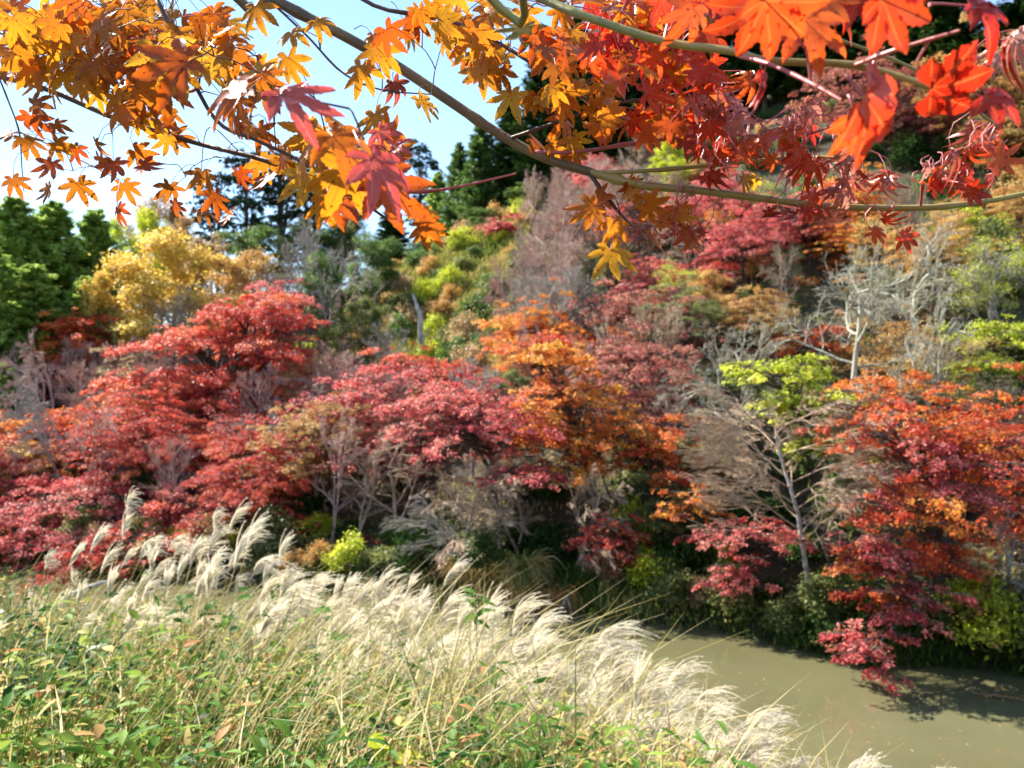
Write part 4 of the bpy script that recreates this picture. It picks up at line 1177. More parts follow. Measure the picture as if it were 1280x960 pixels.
cm = cluster_leaves(r_, np.array([[-.3, .15, .05], [0, .0, .06], [.25, -.1, .06], [.5, -.25, .05], [.15, .3, .15]]), 26, .09, .035, MB(), flat=.2)
link('leaves', cm.mesh('leaves'), L['amber'], e)
# fallen leaves drifting on the water
n = 420
X = r_.uniform(-6, 16, n); Y = r_.uniform(15, 28, n)
ok = (Y < far_bank(X) - .6) & (Y > near_bank(X) + .5)
X, Y = X[ok], Y[ok]; n = len(X)
v, f = kites(np.stack([X, Y, np.full(n, .006)], -1), np.array([[0, 0, 1.0]]) + r_.normal(0, .04, (n, 3)), r_.normal(0, 1, (n, 3)) * [1, 1, 0], r_.uniform(.02, .045, n), r_.uniform(.015, .03, n))
tag(link('drifting_leaves', MB().add(v, f, np.repeat(r_.rand(n), 4)).mesh('drifting_leaves'), L['amber']), 'scattered fallen leaves drifting on the river', 'leaves', kind='stuff')
# small grey stones at the top of the slope
for (px, wpx_, lb) in ((574, 5, 'left of two small grey standing stones on top of the slope'), (583, 6, 'right of two small grey standing stones on top of the slope')):
    Y = 88.0; x = (px - 640) / FPX * Y; g = hz(x, Y)
    hs = 2.3; ws = wpx_ / FPX * Y
    vv = []
    rr = np.random.RandomState(px)
    for z, s in ((-.3, 1.1), (0, 1.0), (hs * .5, .9), (hs * .85, .75), (hs, .35)):
        for q in range(8):
            aa = q * math.tau / 8
            vv.append(((math.cos(aa) * s * ws * .5 + rr.normal(0, .03)), math.sin(aa) * s * ws * .3 + rr.normal(0, .03), z))
    ff = [[r0 * 8 + q, r0 * 8 + (q + 1) % 8, r0 * 8 + 8 + (q + 1) % 8, r0 * 8 + 8 + q] for r0 in range(4) for q in range(8)]
    mb = MB().add(vv, ff); mb.add(np.array(vv)[32:], [[0, i, i + 1] for i in range(1, 7)])
    o = link('standing_stone', mb.mesh('standing_stone', True), B['pale']); o.location = (x, Y, g)
    tag(o, lb, 'stone', 'standing stones on the slope')

# ------------------------------------------------------------------ near bank: weeds
wr = np.random.RandomState(21)


def ovate(C, D, Nn, s, w, curl=.25):
    """leaf of 2x3 cells folded along its midrib: C base points, D direction"""
    Nn = nrm(Nn); S = nrm(np.cross(Nn, D)); D = nrm(np.cross(S, Nn))
    rows = [(0, .0), (.22, .8), (.5, 1.0), (.8, .55), (1.0, .0)]
    vs_ = []
    for (u, ww) in rows:
        c = C + D * (s * u)[:, None] - Nn * (s * curl * u * u)[:, None]
        vs_.append(c + S * (w * ww)[:, None] + Nn * (w * ww * .28)[:, None]); vs_.append(c); vs_.append(c - S * (w * ww)[:, None] + Nn * (w * ww * .28)[:, None])
    v = np.stack(vs_, axis=1)
    M = len(C); idx = np.arange(M * 15).reshape(M, 5, 3)
    f = np.concatenate([np.stack([idx[:, :-1, q], idx[:, :-1, q + 1], idx[:, 1:, q + 1], idx[:, 1:, q]], -1).reshape(-1, 4) for q in (0, 1)])
    return v.reshape(-1, 3), f


nP = 9000
pxs = wr.uniform(-160, 1080, nP); Ys = 2.0 + 10.5 * wr.rand(nP) ** 1.25
Xs = (pxs - 640) / FPX * Ys
t_ = near_bank(Xs) - Ys
# the weeds stop where the photo's plumes begin to stand clear of them
top_line = 26 * lumps(Xs, Ys, 1.7, 77) + np.interp(pxs, [-160, 0, 200, 330, 420, 560, 700, 790, 850, 900, 1080], [712, 728, 740, 768, 832, 885, 902, 928, 975, 1005, 1100])
Gz = height(Xs, Ys)
veg = np.minimum(np.interp(pxs, [0, 330, 500], [1.15, 1.05, .95]) + .28 * lumps(Xs, Ys, 1.3, 31), (EYE + (480 - top_line) / FPX * Ys) - Gz)
ok = (veg > .18) & (t_ > 3)
pxs, Ys, Xs, Gz, veg = pxs[ok], Ys[ok], Xs[ok], Gz[ok], np.clip(veg[ok], .18, 1.55)
nP = len(Xs)
hgt = veg * wr.uniform(.6, 1.08, nP)
az = wr.uniform(0, math.tau, nP)
leanv = np.stack([np.cos(az), np.sin(az), np.zeros(nP)], -1) * (hgt * wr.uniform(.1, .55, nP))[:, None] + np.array([.12, 0, 0]) * hgt[:, None]
tt = np.linspace(0, 1, 5)
base = np.stack([Xs, Ys, Gz - .03], -1)
SP = base[:, None] + leanv[:, None] * (tt ** 1.7)[None, :, None] + np.array([0, 0, 1.0]) * (hgt[:, None] * tt)[..., None]
wm = MB()
v, f = tubes(SP, np.tile(np.linspace(.0035, .0015, 5), (nP, 1)), 3)
patch = lumps(Xs, Ys, 1.1, 41)
ptone = np.clip(.36 + .28 * patch + wr.normal(0, .12, nP), 0, 1)
ptone = np.where(wr.rand(nP) < .22, wr.uniform(.7, 1, nP), ptone)
# left side: bluer growth, with the shade of that corner painted into its tone
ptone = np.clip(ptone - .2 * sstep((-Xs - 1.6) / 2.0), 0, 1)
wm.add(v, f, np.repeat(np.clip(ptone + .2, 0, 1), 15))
per = 13
u = np.clip(np.tile(np.linspace(.15, 1, per), nP) + wr.normal(0, .04, nP * per), .05, 1)
k0 = np.minimum((u * 4).astype(int), 3); fr_ = u * 4 - k0
pi = np.repeat(np.arange(nP), per)
C = SP[pi, k0] * (1 - fr_)[:, None] + SP[pi, k0 + 1] * fr_[:, None]
la = np.tile(np.arange(per) * 2.4, nP) + np.repeat(az, per) + wr.normal(0, .4, nP * per)
D = np.stack([np.cos(la), np.sin(la), wr.uniform(-.4, .5, nP * per)], -1)
Nn = np.stack([-np.cos(la) * .3, -np.sin(la) * .3, np.ones(nP * per)], -1) + wr.normal(0, .35, (nP * per, 3))
kind = np.repeat(np.clip(np.round(1 + 1.2 * lumps(Xs, Ys, .8, 53) + wr.normal(0, .5, nP)), 0, 2).astype(int), per)
s = np.choose(kind, [.045, .075, .12]) * wr.uniform(.55, 1.25, nP * per) * (1.15 - .35 * u)
w = s * np.choose(kind, [.36, .24, .12])
v, f = ovate(C, D, Nn, s, w)
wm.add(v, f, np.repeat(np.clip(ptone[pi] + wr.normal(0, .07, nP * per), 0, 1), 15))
tag(link('weeds', wm.mesh('weeds'), L['weeds']), 'tangle of green and yellowing weeds on the near bank', 'weeds', kind='stuff')

# straw coloured blades through the weeds
n = 6500
pq = wr.uniform(-100, 1150, n); Yq = 2.6 + 6.5 * wr.rand(n)
Xq = (pq - 640) / FPX * Yq
dens_ = np.interp(pq, [-100, 100, 250, 700, 1150], [.35, .9, 1, .7, .5]) * np.clip(.75 + .5 * lumps(Xq, Yq, .9, 61), .1, 1)
topq = np.interp(pq, [-100, 0, 200, 400, 560, 700, 800, 900, 1000, 1150], [705, 700, 690, 700, 735, 790, 850, 905, 960, 1010])
Gq = height(Xq, Yq)
hq = np.minimum(1.6 * wr.uniform(.45, 1, n), (EYE + (480 - topq) / FPX * Yq) - Gq)
ok = (hq > .15) & (wr.rand(n) < dens_)
Xq, Yq, Gq, hq = Xq[ok], Yq[ok], Gq[ok], hq[ok]; n = len(Xq)
a = wr.normal(0, .9, n) + np.where(pq[ok] > 560, math.pi * .9 * (wr.rand(n) < .7), 0)
tt = np.linspace(0, 1, 6)
lean_ = np.stack([np.cos(a), np.sin(a), np.zeros(n)], -1)
P = np.stack([Xq, Yq, Gq], -1)[:, None] + lean_[:, None] * (hq[:, None] * wr.uniform(.2, .8, n)[:, None] * tt ** 2)[..., None] + np.array([0, 0, 1.0]) * (hq[:, None] * (1.25 * tt - .3 * tt ** 3))[..., None]
Wd = np.array([.8, 1, 1, .8, .5, .05])[None] * wr.uniform(.0022, .0055, n)[:, None]
v, f = ribbons(P, Wd, nrm(np.stack([-np.sin(a), np.cos(a), wr.normal(0, .4, n)], -1)))
tag(link('straw_grass', MB().add(v, f, np.repeat(wr.rand(n), 12)).mesh('straw_grass'), L['straw']), 'dry straw coloured grass blades mixed through the weeds', 'grass', kind='stuff')

# ------------------------------------------------------------------ silver grass plumes
def plume_mesh(seed, Ln=.30, nst=26, bend=.7):
    r = np.random.RandomState(seed)
    mb = MB()
    tt = np.linspace(0, 1, 9)
    starts = np.stack([np.zeros(nst), np.zeros(nst), r.uniform(0, .42, nst) ** 1.0 * Ln], -1)
    az_ = r.normal(0, 1.0, nst); sp = r.uniform(.02, .26, nst)
    d = np.stack([np.cos(az_) * sp + .05, np.sin(az_) * sp, np.ones(nst)], -1)
    l = Ln * r.uniform(.45, .95, nst) * (1 - .5 * starts[:, 2] / Ln)
    bz = bend * r.uniform(.4, 1.4, nst)
    P = starts[:, None] + l[:, None, None] * (d[:, None] * (tt - .05 * tt ** 2)[None, :, None] + np.stack([bz[:, None] * tt ** 2.2, np.zeros((nst, 9)) + r.normal(0, .10, (nst, 1)) * tt ** 1.5, -bz[:, None] * .55 * tt ** 2.8], -1))
    P += np.stack([bend * .25 * (P[..., 2] / Ln) ** 2 * Ln, 0 * P[..., 1], 0 * P[..., 2]], -1)
    T = nrm(np.gradient(P, axis=1))
    for sv in (np.array([0, 1.0, 0]), np.array([.7, .3, .6])):
        S = nrm(np.cross(T, sv))
        v, f = ribbons(P, np.tile(np.array([.5, .9, 1, 1, 1, .9, .8,   .5, .1]) * .0034, (nst, 1)), S)
        mb.add(v, f, np.repeat(r.uniform(.3, 1, nst), 18))
    # silky hairs
    nh = 36
    k_ = r.uniform(.05, .98, (nst, nh)); i0 = np.minimum((k_ * 8).astype(int), 7); fr2 = (k_ * 8 - i0)[..., None]
    ii = np.arange(nst)[:, None]
    C = (P[ii, i0] * (1 - fr2) + P[ii, i0 + 1] * fr2).reshape(-1, 3); TT = T[ii, i0].reshape(-1, 3)
    n = len(C)
    dv = nrm(TT * 1.2 + r.normal(0, .38, (n, 3)) + np.array([.15, 0, -.15]))
    ln = r.uniform(.012, .026, n)
    sv = nrm(np.cross(dv, r.normal(0, 1, (n, 3))))
    v = np.stack([C + sv * .0019, C - sv * .0019, C + dv * ln[:, None]], axis=1).reshape(-1, 3)
    mb.add(v, np.arange(n * 3).reshape(-1, 3), np.repeat(r.uniform(.4, 1, n), 3))
    v, f = tubes(np.array([[[0, 0, -.02], [.002, 0, Ln * .15], [.006, 0, Ln * .34]]]), np.array([[.002, .0018, .001]]), 4)
    mb.add(v, f, .3)
    return mb


plumes = []
for k in range(7):
    me = plume_mesh(500 + k, r_.uniform(.33, .44), r_.randint(30, 42), [.12, .3, .5, .9, .2, .65, .4][k]).mesh('plume')
    me.materials.append(L['plume'])
    plumes.append(me)

TOP = ([20, 60, 120, 165, 200, 265, 340, 400, 450, 520, 600, 650, 740, 790, 840, 900, 960, 1010, 1060, 1160],
       [712, 690, 668, 650, 688, 650, 690, 728, 722, 722, 752, 762, 800, 830, 850, 885, 912, 935, 958, 950])
clumps = []       # px, extra drop, Y, stems
for (px, dr, Y, ns, sprd, lb) in [
    (92, 8, 8.0, 2, 10, 'slim silver grass between the leftmost plumes and the short pair'),
    (145, 28, 7.4, 3, 20, 'silver grass bunch at the foot of the tallest stalk, left side'),
    (185, 50, 6.6, 4, 26, 'low silver grass bunch right below the tallest stalk'),
    (215, -16, 7.4, 2, 10, 'tall slim pair of plumes between the tallest stalk and the leaning ones'),
    (250, 14, 7.0, 3, 18, 'silver grass bunch at the left of the second tallest one'),
    (285, 48, 6.3, 4, 28, 'low silver grass bunch under the second tallest one'),
    (318, -20, 7.2, 3, 16, 'tall silver grass between the second tallest and the arched plumes'),
    (372, 14, 6.8, 4, 20, 'silver grass right of the strongly arched plumes'),
    (330, 80, 5.6, 4, 30, 'short silver grass sunk in the weeds, left of centre'),
    (405, 95, 5.2, 5, 32, 'short silver grass sunk among straw blades'),
    (130, 60, 6.6, 3, 22, 'short silver grass sunk in the weeds on the left'),
    (62, 0, 8.6, 2, 12, 'leftmost silver grass, two slim plumes before the red maple'),
    (122, 0, 8.2, 2, 14, 'silver grass with two short plumes left of the tallest stalk'),
    (168, -34, 7.6, 2, 8, 'tallest silver grass stalk on the left, rising against red leaves'),
    (196, 10, 7.0, 4, 22, 'silver grass bunch just right of the tallest stalk'),
    (232, 30, 6.6, 4, 26, 'low silver grass bunch between the tall stalk and the leaning ones'),
    (270, -18, 7.4, 3, 20, 'silver grass with long plumes leaning right, second tallest'),
    (300, 15, 6.8, 4, 26, 'silver grass bunch leaning over the weeds, left of centre'),
    (345, -12, 7.0, 3, 20, 'silver grass with strongly arched plumes before the pink sprays'),
    (352, 40, 6.2, 4, 30, 'low tawny silver grass bunch among straw blades'),
    (395, 0, 6.8, 4, 24, 'silver grass bunch before the bare tangle, left part'),
    (440, -2, 6.6, 4, 20, 'silver grass with upright plumes beside the broad green leaf'),
    (425, 55, 5.8, 4, 30, 'low pale silver grass left of the dense bank'),
    (468, 8, 6.5, 4, 22, 'silver grass with pale upright plumes before the shady bank'),
    (470, 70, 5.6, 5, 34, 'low dense silver grass at the left of the pale mass'),
    (512, -4, 6.5, 4, 20, 'silver grass with narrow plumes left of the golden one'),
    (556, -30, 6.6, 1, 4, 'single golden plume standing above its neighbours'),
    (520, 40, 6.0, 5, 30, 'silver grass bunch in the middle of the pale mass'),
    (560, 22, 6.2, 5, 28, 'silver grass with brushed-over plumes left of the green weed'),
    (545, 85, 5.4, 5, 36, 'low silver grass above the sunlit weeds'),
    (610, 15, 6.2, 5, 26, 'silver grass with drooping plumes beside the green weed top'),
    (600, 65, 5.5, 5, 34, 'silver grass bunch under the green weed top'),
    (648, 0, 6.2, 4, 22, 'silver grass against the open water, left of its edge'),
    (655, 50, 5.6, 5, 32, 'silver grass bunch on the brink above the water'),
    (650, 110, 5.0, 5, 36, 'low silver grass behind the small green herbs'),
    (700, 15, 5.9, 4, 22, 'silver grass with two round drooping heads beside the water'),
    (742, -4, 5.8, 4, 18, 'silver grass with rounded white heads over the water'),
    (715, 75, 5.1, 5, 32, 'silver grass bunch in the thick of the right bank'),
    (770, 12, 5.6, 4, 20, 'silver grass with ladder-like arched heads over the water'),
    (775, 70, 5.0, 5, 30, 'silver grass bunch under the arched heads'),
    (832, -6, 5.5, 3, 16, 'silver grass with the whitest tall head at right'),
    (840, 48, 5.0, 5, 26, 'silver grass bunch below the whitest head'),
    (760, 125, 4.6, 5, 36, 'low silver grass spreading at the bottom of the bank'),
    (885, 10, 5.0, 4, 24, 'silver grass with long swept heads above the water'),
    (895, 62, 4.6, 4, 26, 'low silver grass under the long swept heads'),
    (925, -6, 5.0, 4, 20, 'silver grass with two pale heads just left of the tan one'),
    (865, -6, 5.2, 4, 22, 'silver grass with tilted heads right of the whitest one'),
    (810, 6, 5.5, 4, 20, 'silver grass between the arched and the whitest heads'),
    (930, 50, 4.6, 4, 24, 'low silver grass at the foot of the tan head'),
    (690, 55, 5.5, 5, 28, 'silver grass under the round drooping heads'),
    (580, 45, 5.9, 5, 28, 'silver grass bunch behind the shorter green weed'),
    (500, 30, 6.2, 5, 26, 'silver grass bunch below the narrow plumes'),
    (430, 25, 6.4, 4, 24, 'silver grass bunch behind the broad green leaf'),
    (950, 0, 4.9, 3, 16, 'silver grass with a tan drooping head at the edge of the clump'),
    (1056, 0, 4.6, 2, 14, 'silver grass with only its tips in view, left of the last one'),
    (1150, 6, 4.6, 1, 8, 'rightmost silver grass tip alone before the water')]:
    tx = float(np.interp(px, *TOP)) + dr
    top = W(px, tx, Y)
    r = random.Random(px * 7 + ns)
    lean = .16 * (top[2] - hz(top[0], Y)) + .05
    bx = top[0] - lean
    g = hz(bx, Y)
    ns = ns if ns == 1 else int(ns * (1.35 if px > 400 else 1.25) + .5)
    e = tag(empty('silver_grass', (bx, Y, g - .03)), lb, 'grass', 'silver grass plumes on the near bank')
    base0 = np.array([bx, Y, g - .03])
    for j in range(ns):
        dx = 0 if ns == 1 else (j / (ns - 1.0) - .5) * 2 * sprd
        tp_ = W(px + dx + r.uniform(-6, 6), tx + (0 if j == ns // 2 else r.uniform(4, 80)), Y + r.uniform(-.35, .35)) - base0
        pl_len = .25
        tip = tp_ - np.array([.06, 0, .20])
        if tip[2] < .15: tip[2] = .15
        b0 = np.array([r.uniform(-.1, .1), r.uniform(-.1, .1), 0])
        tt = np.linspace(0, 1, 8)[:, None]
        P = b0 * (1 - tt) + tip * tt + np.array([-.35 * lean, 0, 0]) * np.sin(tt * math.pi) * .6
        v, f = tubes(P[None], np.linspace(.0048, .0026, 8)[None], 5)
        st = link('stem', MB().add(v, f, .5 + r.uniform(-.3, .3)).mesh('stem', True), L['straw'], e)
        pm = plumes[r.randrange(7)]
        po = bpy.data.objects.new('plume', pm); col.objects.link(po); po.parent = st
        po.location = [float(c) for c in P[-1]]
        po.rotation_euler = (r.uniform(-.3, .3), r.uniform(-.1, .45), r.uniform(-.9, .6))
        s = (r.uniform(.7, 1.05) if Y > 6.4 else r.uniform(.85, 1.2)) * (1.0 if Y > 5.5 else .95)
        po.scale = (s, s, s)
    # blades at the foot of the clump
    nb = 34
    q = np.random.RandomState(px)
    a = q.uniform(-1.2, 1.2, nb) + (q.rand(nb) < .25) * math.pi
    hh = max(.35, top[2] - g - .25) * q.uniform(.5, .95, nb)
    tt = np.linspace(0, 1, 7)
    rch = q.uniform(.3, .9, nb) * hh
    P = np.stack([q.normal(0, .07, nb), q.normal(0, .07, nb), np.zeros(nb)], -1)[:, None] + np.stack([np.cos(a)[:, None] * rch[:, None] * tt ** 1.8, np.sin(a)[:, None] * rch[:, None] * tt ** 1.8 * .7, hh[:, None] * (1.6 * tt - .85 * tt ** 2.2)], -1)
    Wd = np.array([.7, 1, 1, .9, .7, .4, .05])[None] * q.uniform(.003, .0055, nb)[:, None]
    v, f = ribbons(P, Wd, nrm(np.stack([-np.sin(a), np.cos(a), q.normal(0, .3, nb)], -1)))
    link('blades', MB().add(v, f, np.repeat(q.uniform(.2, 1, nb), 14)).mesh('blades'), L['straw'], e)

# ------------------------------------------------------------------ single weeds that stand out
def tall_weed(px, top_py, Y, nl, ls, ws, label, mat='weeds', tone=.35, name='tall_weed', base_up=0.0, whorl=False):
    top = W(px, top_py, Y); g = hz(top[0] - .05, Y)
    e = tag(empty(name, (top[0] - .05, Y, g - .02)), label, 'weed')
    tp_ = top - np.array([top[0] - .05, Y, g - .02])
    tt = np.linspace(0, 1, 8)[:, None]
    P = tp_ * tt + np.array([.03, 0, 0]) * np.sin(tt * 3)
    v, f = tubes(P[None], np.linspace(.006, .003, 8)[None], 6)
    link('stem', MB().add(v, f, .45).mesh('stem', True), L['weeds'], e)
    q = np.random.RandomState(px)
    for i in range(nl):
        u = .35 + .65 * i / max(1, nl - 1) if not whorl else 1 - .12 * q.rand()
        c = np.array([np.interp(u, tt[:, 0], P[:, k]) for k in range(3)])[None]
        a = i * 2.4 + q.uniform(-.3, .3)
        D = np.array([[math.cos(a), math.sin(a), q.uniform(-.1, .5)]])
        N_ = np.array([[-math.cos(a) * .3, -math.sin(a) * .3 - .35, 1.0]])
        s = np.array([ls * q.uniform(.75, 1.15)])
        v, f = ovate(c, D, N_, s, s * ws, .35)
        vein = np.tile([0, 1, 0], 5)
        link('leaf', MB().add(v, f, np.clip(tone + q.normal(0, .06), 0, 1), vein=vein).mesh('leaf', True), L[mat], e)
    return e


tall_weed(594, 742, 5.2, 11, .13, .16, 'tall green weed with narrow spreading leaves among the pale plumes', whorl=True, tone=.28)
tall_weed(618, 828, 4.6, 9, .12, .12, 'shorter green weed with narrow leaves below the tall one', whorl=True, tone=.3)
tall_weed(414, 765, 5.6, 5, .15, .3, 'broad-leaved green weed standing left of the pale mass', tone=.3)
tall_weed(225, 740, 6.2, 9, .12, .2, 'dark green weed between the left plumes', tone=.18, whorl=True)
tall_weed(575, 880, 3.4, 9, .075, .42, 'round-leaved green herb at the bottom, right of the yellow leaves', tone=.25)
tall_weed(640, 890, 3.5, 9, .07, .42, 'round-leaved bright herb under the pale mass', tone=.4)
tall_weed(560, 905, 3.2, 7, .055, .5, 'herb with maroon leaves in front of the plumes', mat='weeds', tone=.98)
# broad yellow leaves at the bottom edge
e = tag(empty('broad_leaved_plant', (W(490, 980, 2.6)[0], 2.6, hz(W(490, 980, 2.6)[0], 2.6))), 'plant with three broad lemon yellow leaves at the bottom edge', 'plant')
b0 = np.array(e.location)
for (px, py, ln, ww, dx, dz, dy) in ((455, 962, .095, .30, -.35, -.4, -.1), (478, 935, .085, .34, -.5, .25, .5), (492, 948, .10, .30, 1.0, -.15, .1), (470, 950, .07, .36, .3, .6, .4)):
    c = (W(px, py, 2.6) - b0)[None]
    N_ = np.array([[-.25, -.55, .8]])
    v, f = ovate(c, np.array([[dx, dy, dz]]), N_, np.array([ln]), np.array([ln * ww]), .15)
    lf = link('leaf', MB().add(v, f, r_.rand(), vein=np.tile([0, 1, 0], 5)).mesh('leaf', True), L['bigyellow'], e)
    st = np.linspace(0, 1, 6)[:, None]
    P = np.array([0, 0, 0]) * (1 - st) + c * st + np.array([0, .05, 0]) * np.sin(st * 3.1)
    v, f = tubes(P[None], np.linspace(.003, .002, 6)[None], 5)
    link('petiole', MB().add(v, f, .6).mesh('petiole', True), L['weeds'], e)
for (px, py) in ((673, 938), (697, 935)):
    top = W(px, py, 3.4); g = hz(top[0], 3.4)
    e = tag(empty('seed_stalk', (top[0], 3.4, g)), '%s of two dark brown seed heads at the bottom edge' % ('left' if px == 673 else 'right'), 'seed head', 'brown seed heads')
    v, f = tubes(np.array([[[0, 0, 0], [.02, 0, (top[2] - g) * .5], [0, 0, top[2] - g]]]), np.array([[.003, .0025, .002]]), 5)
    link('stem', MB().add(v, f).mesh('stem', True), B['brown'], e)
    v, f = tubes(np.array([[[0, 0, top[2] - g - .05], [0, 0, top[2] - g - .04], [0, 0, top[2] - g - .02], [.002, 0, top[2] - g + .005]]]), np.array([[.002, .008, .009, .002]]), 8)
    link('seed_head', MB().add(v, f).mesh('seed_head', True), B['brown'], e)

# ------------------------------------------------------------------ foreground maple
FM = [leaf_mat('golden_maple_leaf', [(.32, .10, .01), (.50, .18, .012), (.62, .27, .016), (.70, .40, .03)], trans=.62, gloss=.3, rough=.45, vein=(.45, .12, .03), mottle=.35, tscale=1.1),
      leaf_mat('orange_maple_leaf', [(.42, .07, .01), (.52, .13, .012), (.64, .22, .016), (.70, .31, .025)], trans=.6, gloss=.3, rough=.45, vein=(.6, .10, .03), mottle=.35, tscale=1.1),
      leaf_mat('scarlet_maple_leaf', [(.36, .018, .012), (.60, .04, .014), (.68, .08, .016), (.72, .17, .025)], trans=.58, gloss=.38, rough=.36, vein=(.72, .22, .06), mottle=.4, tscale=1.1),
      leaf_mat('coral_maple_leaf', [(.55, .06, .05), (.66, .11, .09), (.70, .18, .12)], trans=.4, gloss=.5, rough=.42, vein=(.75, .3, .22), mottle=.4, tscale=1.1),
      leaf_mat('green_gold_maple_leaf', [(.20, .17, .01), (.34, .24, .012), (.50, .28, .015)], trans=.5, gloss=.3, rough=.45, vein=(.35, .3, .05), mottle=.3, tscale=1.1),
      leaf_mat('withered_maple_leaf', [(.30, .03, .02), (.52, .09, .04), (.66, .30, .22)], trans=.45, gloss=.6, rough=.32, vein=(.5, .3, .25), mottle=.6, tscale=1.0)]
mb_tw = bark_mat('olive_brown_branch', (.10, .060, .022), (.22, .145, .045), scale=14, rough=.5, stretch=.6)
mb_gr = bark_mat('yellow_green_branch', (.25, .22, .06), (.42, .36, .11), scale=12, rough=.4, stretch=.6)
mb_pk = bark_mat('pink_red_twig', (.36, .07, .07), (.55, .14, .13), scale=18, rough=.4, stretch=.6)
mb_dk = bark_mat('dark_purple_twig', (.06, .028, .022), (.13, .06, .04), scale=18, rough=.6, stretch=.6)
mb_bk = bark_mat('grey_brown_trunk', (.07, .06, .045), (.16, .14, .11), scale=9)


def leaf_geo(r, s, curl, fold, twist, wl=1.0, nl=7):
    """palmate leaf with toothed lobes: local x right, y tip, z normal; petiole joins at the origin"""
    if nl == 7:
        angs = np.radians([0, 36, -36, 76, -76, 122, -122]); lens = [1.0, .94, .94, .74, .74, .40, .40]
    else:
        angs = np.radians([0, 42, -42, 92, -92]); lens = [1.0, .88, .88, .55, .55]
    order = np.argsort(angs); angs = angs[order]; lens = np.array(lens)[order] * r.uniform(.88, 1.1, nl)
    angs = angs + r.normal(0, .05, nl)
    V = [np.zeros(3)]; vein = [1.0]; F3, F4 = [], []
    sin_r = .31 * r.uniform(.85, 1.15)
    sinus = []
    for i in range(nl - 1):
        a = (angs[i] + angs[i + 1]) / 2
        sinus.append(len(V)); V.append(np.array([math.sin(a), math.cos(a), 0]) * sin_r * min(lens[i], lens[i + 1]) * 1.25); vein.append(0)
    a0 = angs[0] - .45; a1 = angs[-1] + .45
    first = len(V); V.append(np.array([math.sin(a0), math.cos(a0), 0]) * .10); vein.append(0)
    last = len(V); V.append(np.array([math.sin(a1), math.cos(a1), 0]) * .10); vein.append(0)
    rows = [.42, .47, .55, .60, .68, .73, .81, .86, .93, 1.0]
    wid = [.128, .112, .146, .120, .130, .098, .096, .062, .040, 0]
    for i in range(nl):
        a = angs[i]; l = lens[i]; ax = np.array([math.sin(a), math.cos(a), 0]); sd = np.array([math.cos(a), -math.sin(a), 0])
        Lp = sinus[i - 1] if i > 0 else first
        Rp = sinus[i] if i < nl - 1 else last
        mid = len(V); V.append(ax * sin_r * l * .9); vein.append(1)
        F3 += [(0, Lp, mid), (0, mid, Rp)]
        prev = (Lp, mid, Rp)
        lz = r.normal(0, .10)
        for rr_, ww in zip(rows, wid):
            ww = ww * wl * (.6 + .4 * l)
            c = ax * rr_ * l + sd * lz * (rr_ - .3) ** 2
            if ww == 0:
                t_i = len(V); V.append(c); vein.append(1)
                F3 += [(prev[0], t_i, prev[1]), (prev[1], t_i, prev[2])]
            else:
                q = (len(V), len(V) + 1, len(V) + 2)
                V += [c - sd * ww, c, c + sd * ww]; vein += [0, 1, 0]
                F4 += [(prev[0], q[0], q[1], prev[1]), (prev[1], q[1], q[2], prev[2])]
                prev = q
    V = np.array(V); vein = np.array(vein, dtype=float)
    rho = np.linalg.norm(V[:, :2], axis=1)
    ph = r.uniform(0, 6)
    V[:, 2] += -curl * rho ** 2.2 + fold * (1 - vein) * .10 + .06 * np.sin(V[:, 0] * 5 + ph) * rho + .05 * np.sin(V[:, 1] * 6 + ph * 2) * rho
    # tips shrink in and roll when the leaf is dry
    k = 1 - .25 * abs(curl) * rho ** 2 * .6
    V[:, 0] *= k; V[:, 1] *= k
    th = twist * V[:, 1]
    x, z = V[:, 0] * np.cos(th) - V[:, 2] * np.sin(th), V[:, 0] * np.sin(th) + V[:, 2] * np.cos(th)
    V[:, 0], V[:, 2] = x, z
    return V * s, F3, F4, vein


def basis(tipd, normal):
    y = nrm(np.array(tipd, dtype=float)); z = np.array(normal, dtype=float); z = nrm(z - y * (z @ y)); x = np.cross(y, z)
    return np.stack([x, y, z], axis=0)


tree_base = np.array([-1.75, -.35, hz(-1.75, -.35) - .1])
ft = tag(empty('maple_tree', tree_base), 'foreground maple whose golden to scarlet leafy boughs hang across the top', 'tree')


def smooth_path(pts, n=40):
    pts = np.array(pts, dtype=float); m = len(pts)
    ext = np.vstack([2 * pts[0] - pts[1], pts, 2 * pts[-1] - pts[-2]])
    out_ = []
    for u in np.linspace(0, m - 1.0001, n):
        i = int(u); t_ = u - i
        p0, p1, p2, p3 = ext[i], ext[i + 1], ext[i + 2], ext[i + 3]
        out_.append(.5 * ((2 * p1) + (-p0 + p2) * t_ + (2 * p0 - 5 * p1 + 4 * p2 - p3) * t_ ** 2 + (-p0 + 3 * p1 - 3 * p2 + p3) * t_ ** 3))
    return np.array(out_)


BR = {}          # name -> dict(path, object)


def bough(key, pix, r0, r1, mat, lead=None, n=44, knots=True):
    """a bough through photo points (px, py, depth), lead = points that join it to the tree"""
    pts = [W(*p) for p in pix]
    if lead is not None:
        pts = [np.array(p, dtype=float) for p in lead] + pts
    P = smooth_path(pts, n)
    R = np.linspace(r0, r1, n)
    if knots:
        q = np.random.RandomState(len(key) + n)
        for kk in q.randint(3, n - 2, 5):
            R[kk] *= 1.18
    v, f = tubes((P - tree_base)[None], R[None], 9)
    o = link('branch', MB().add(v, f).mesh('branch', True), mat, ft)
    BR[key] = dict(P=P, o=o, R=R)
    return o


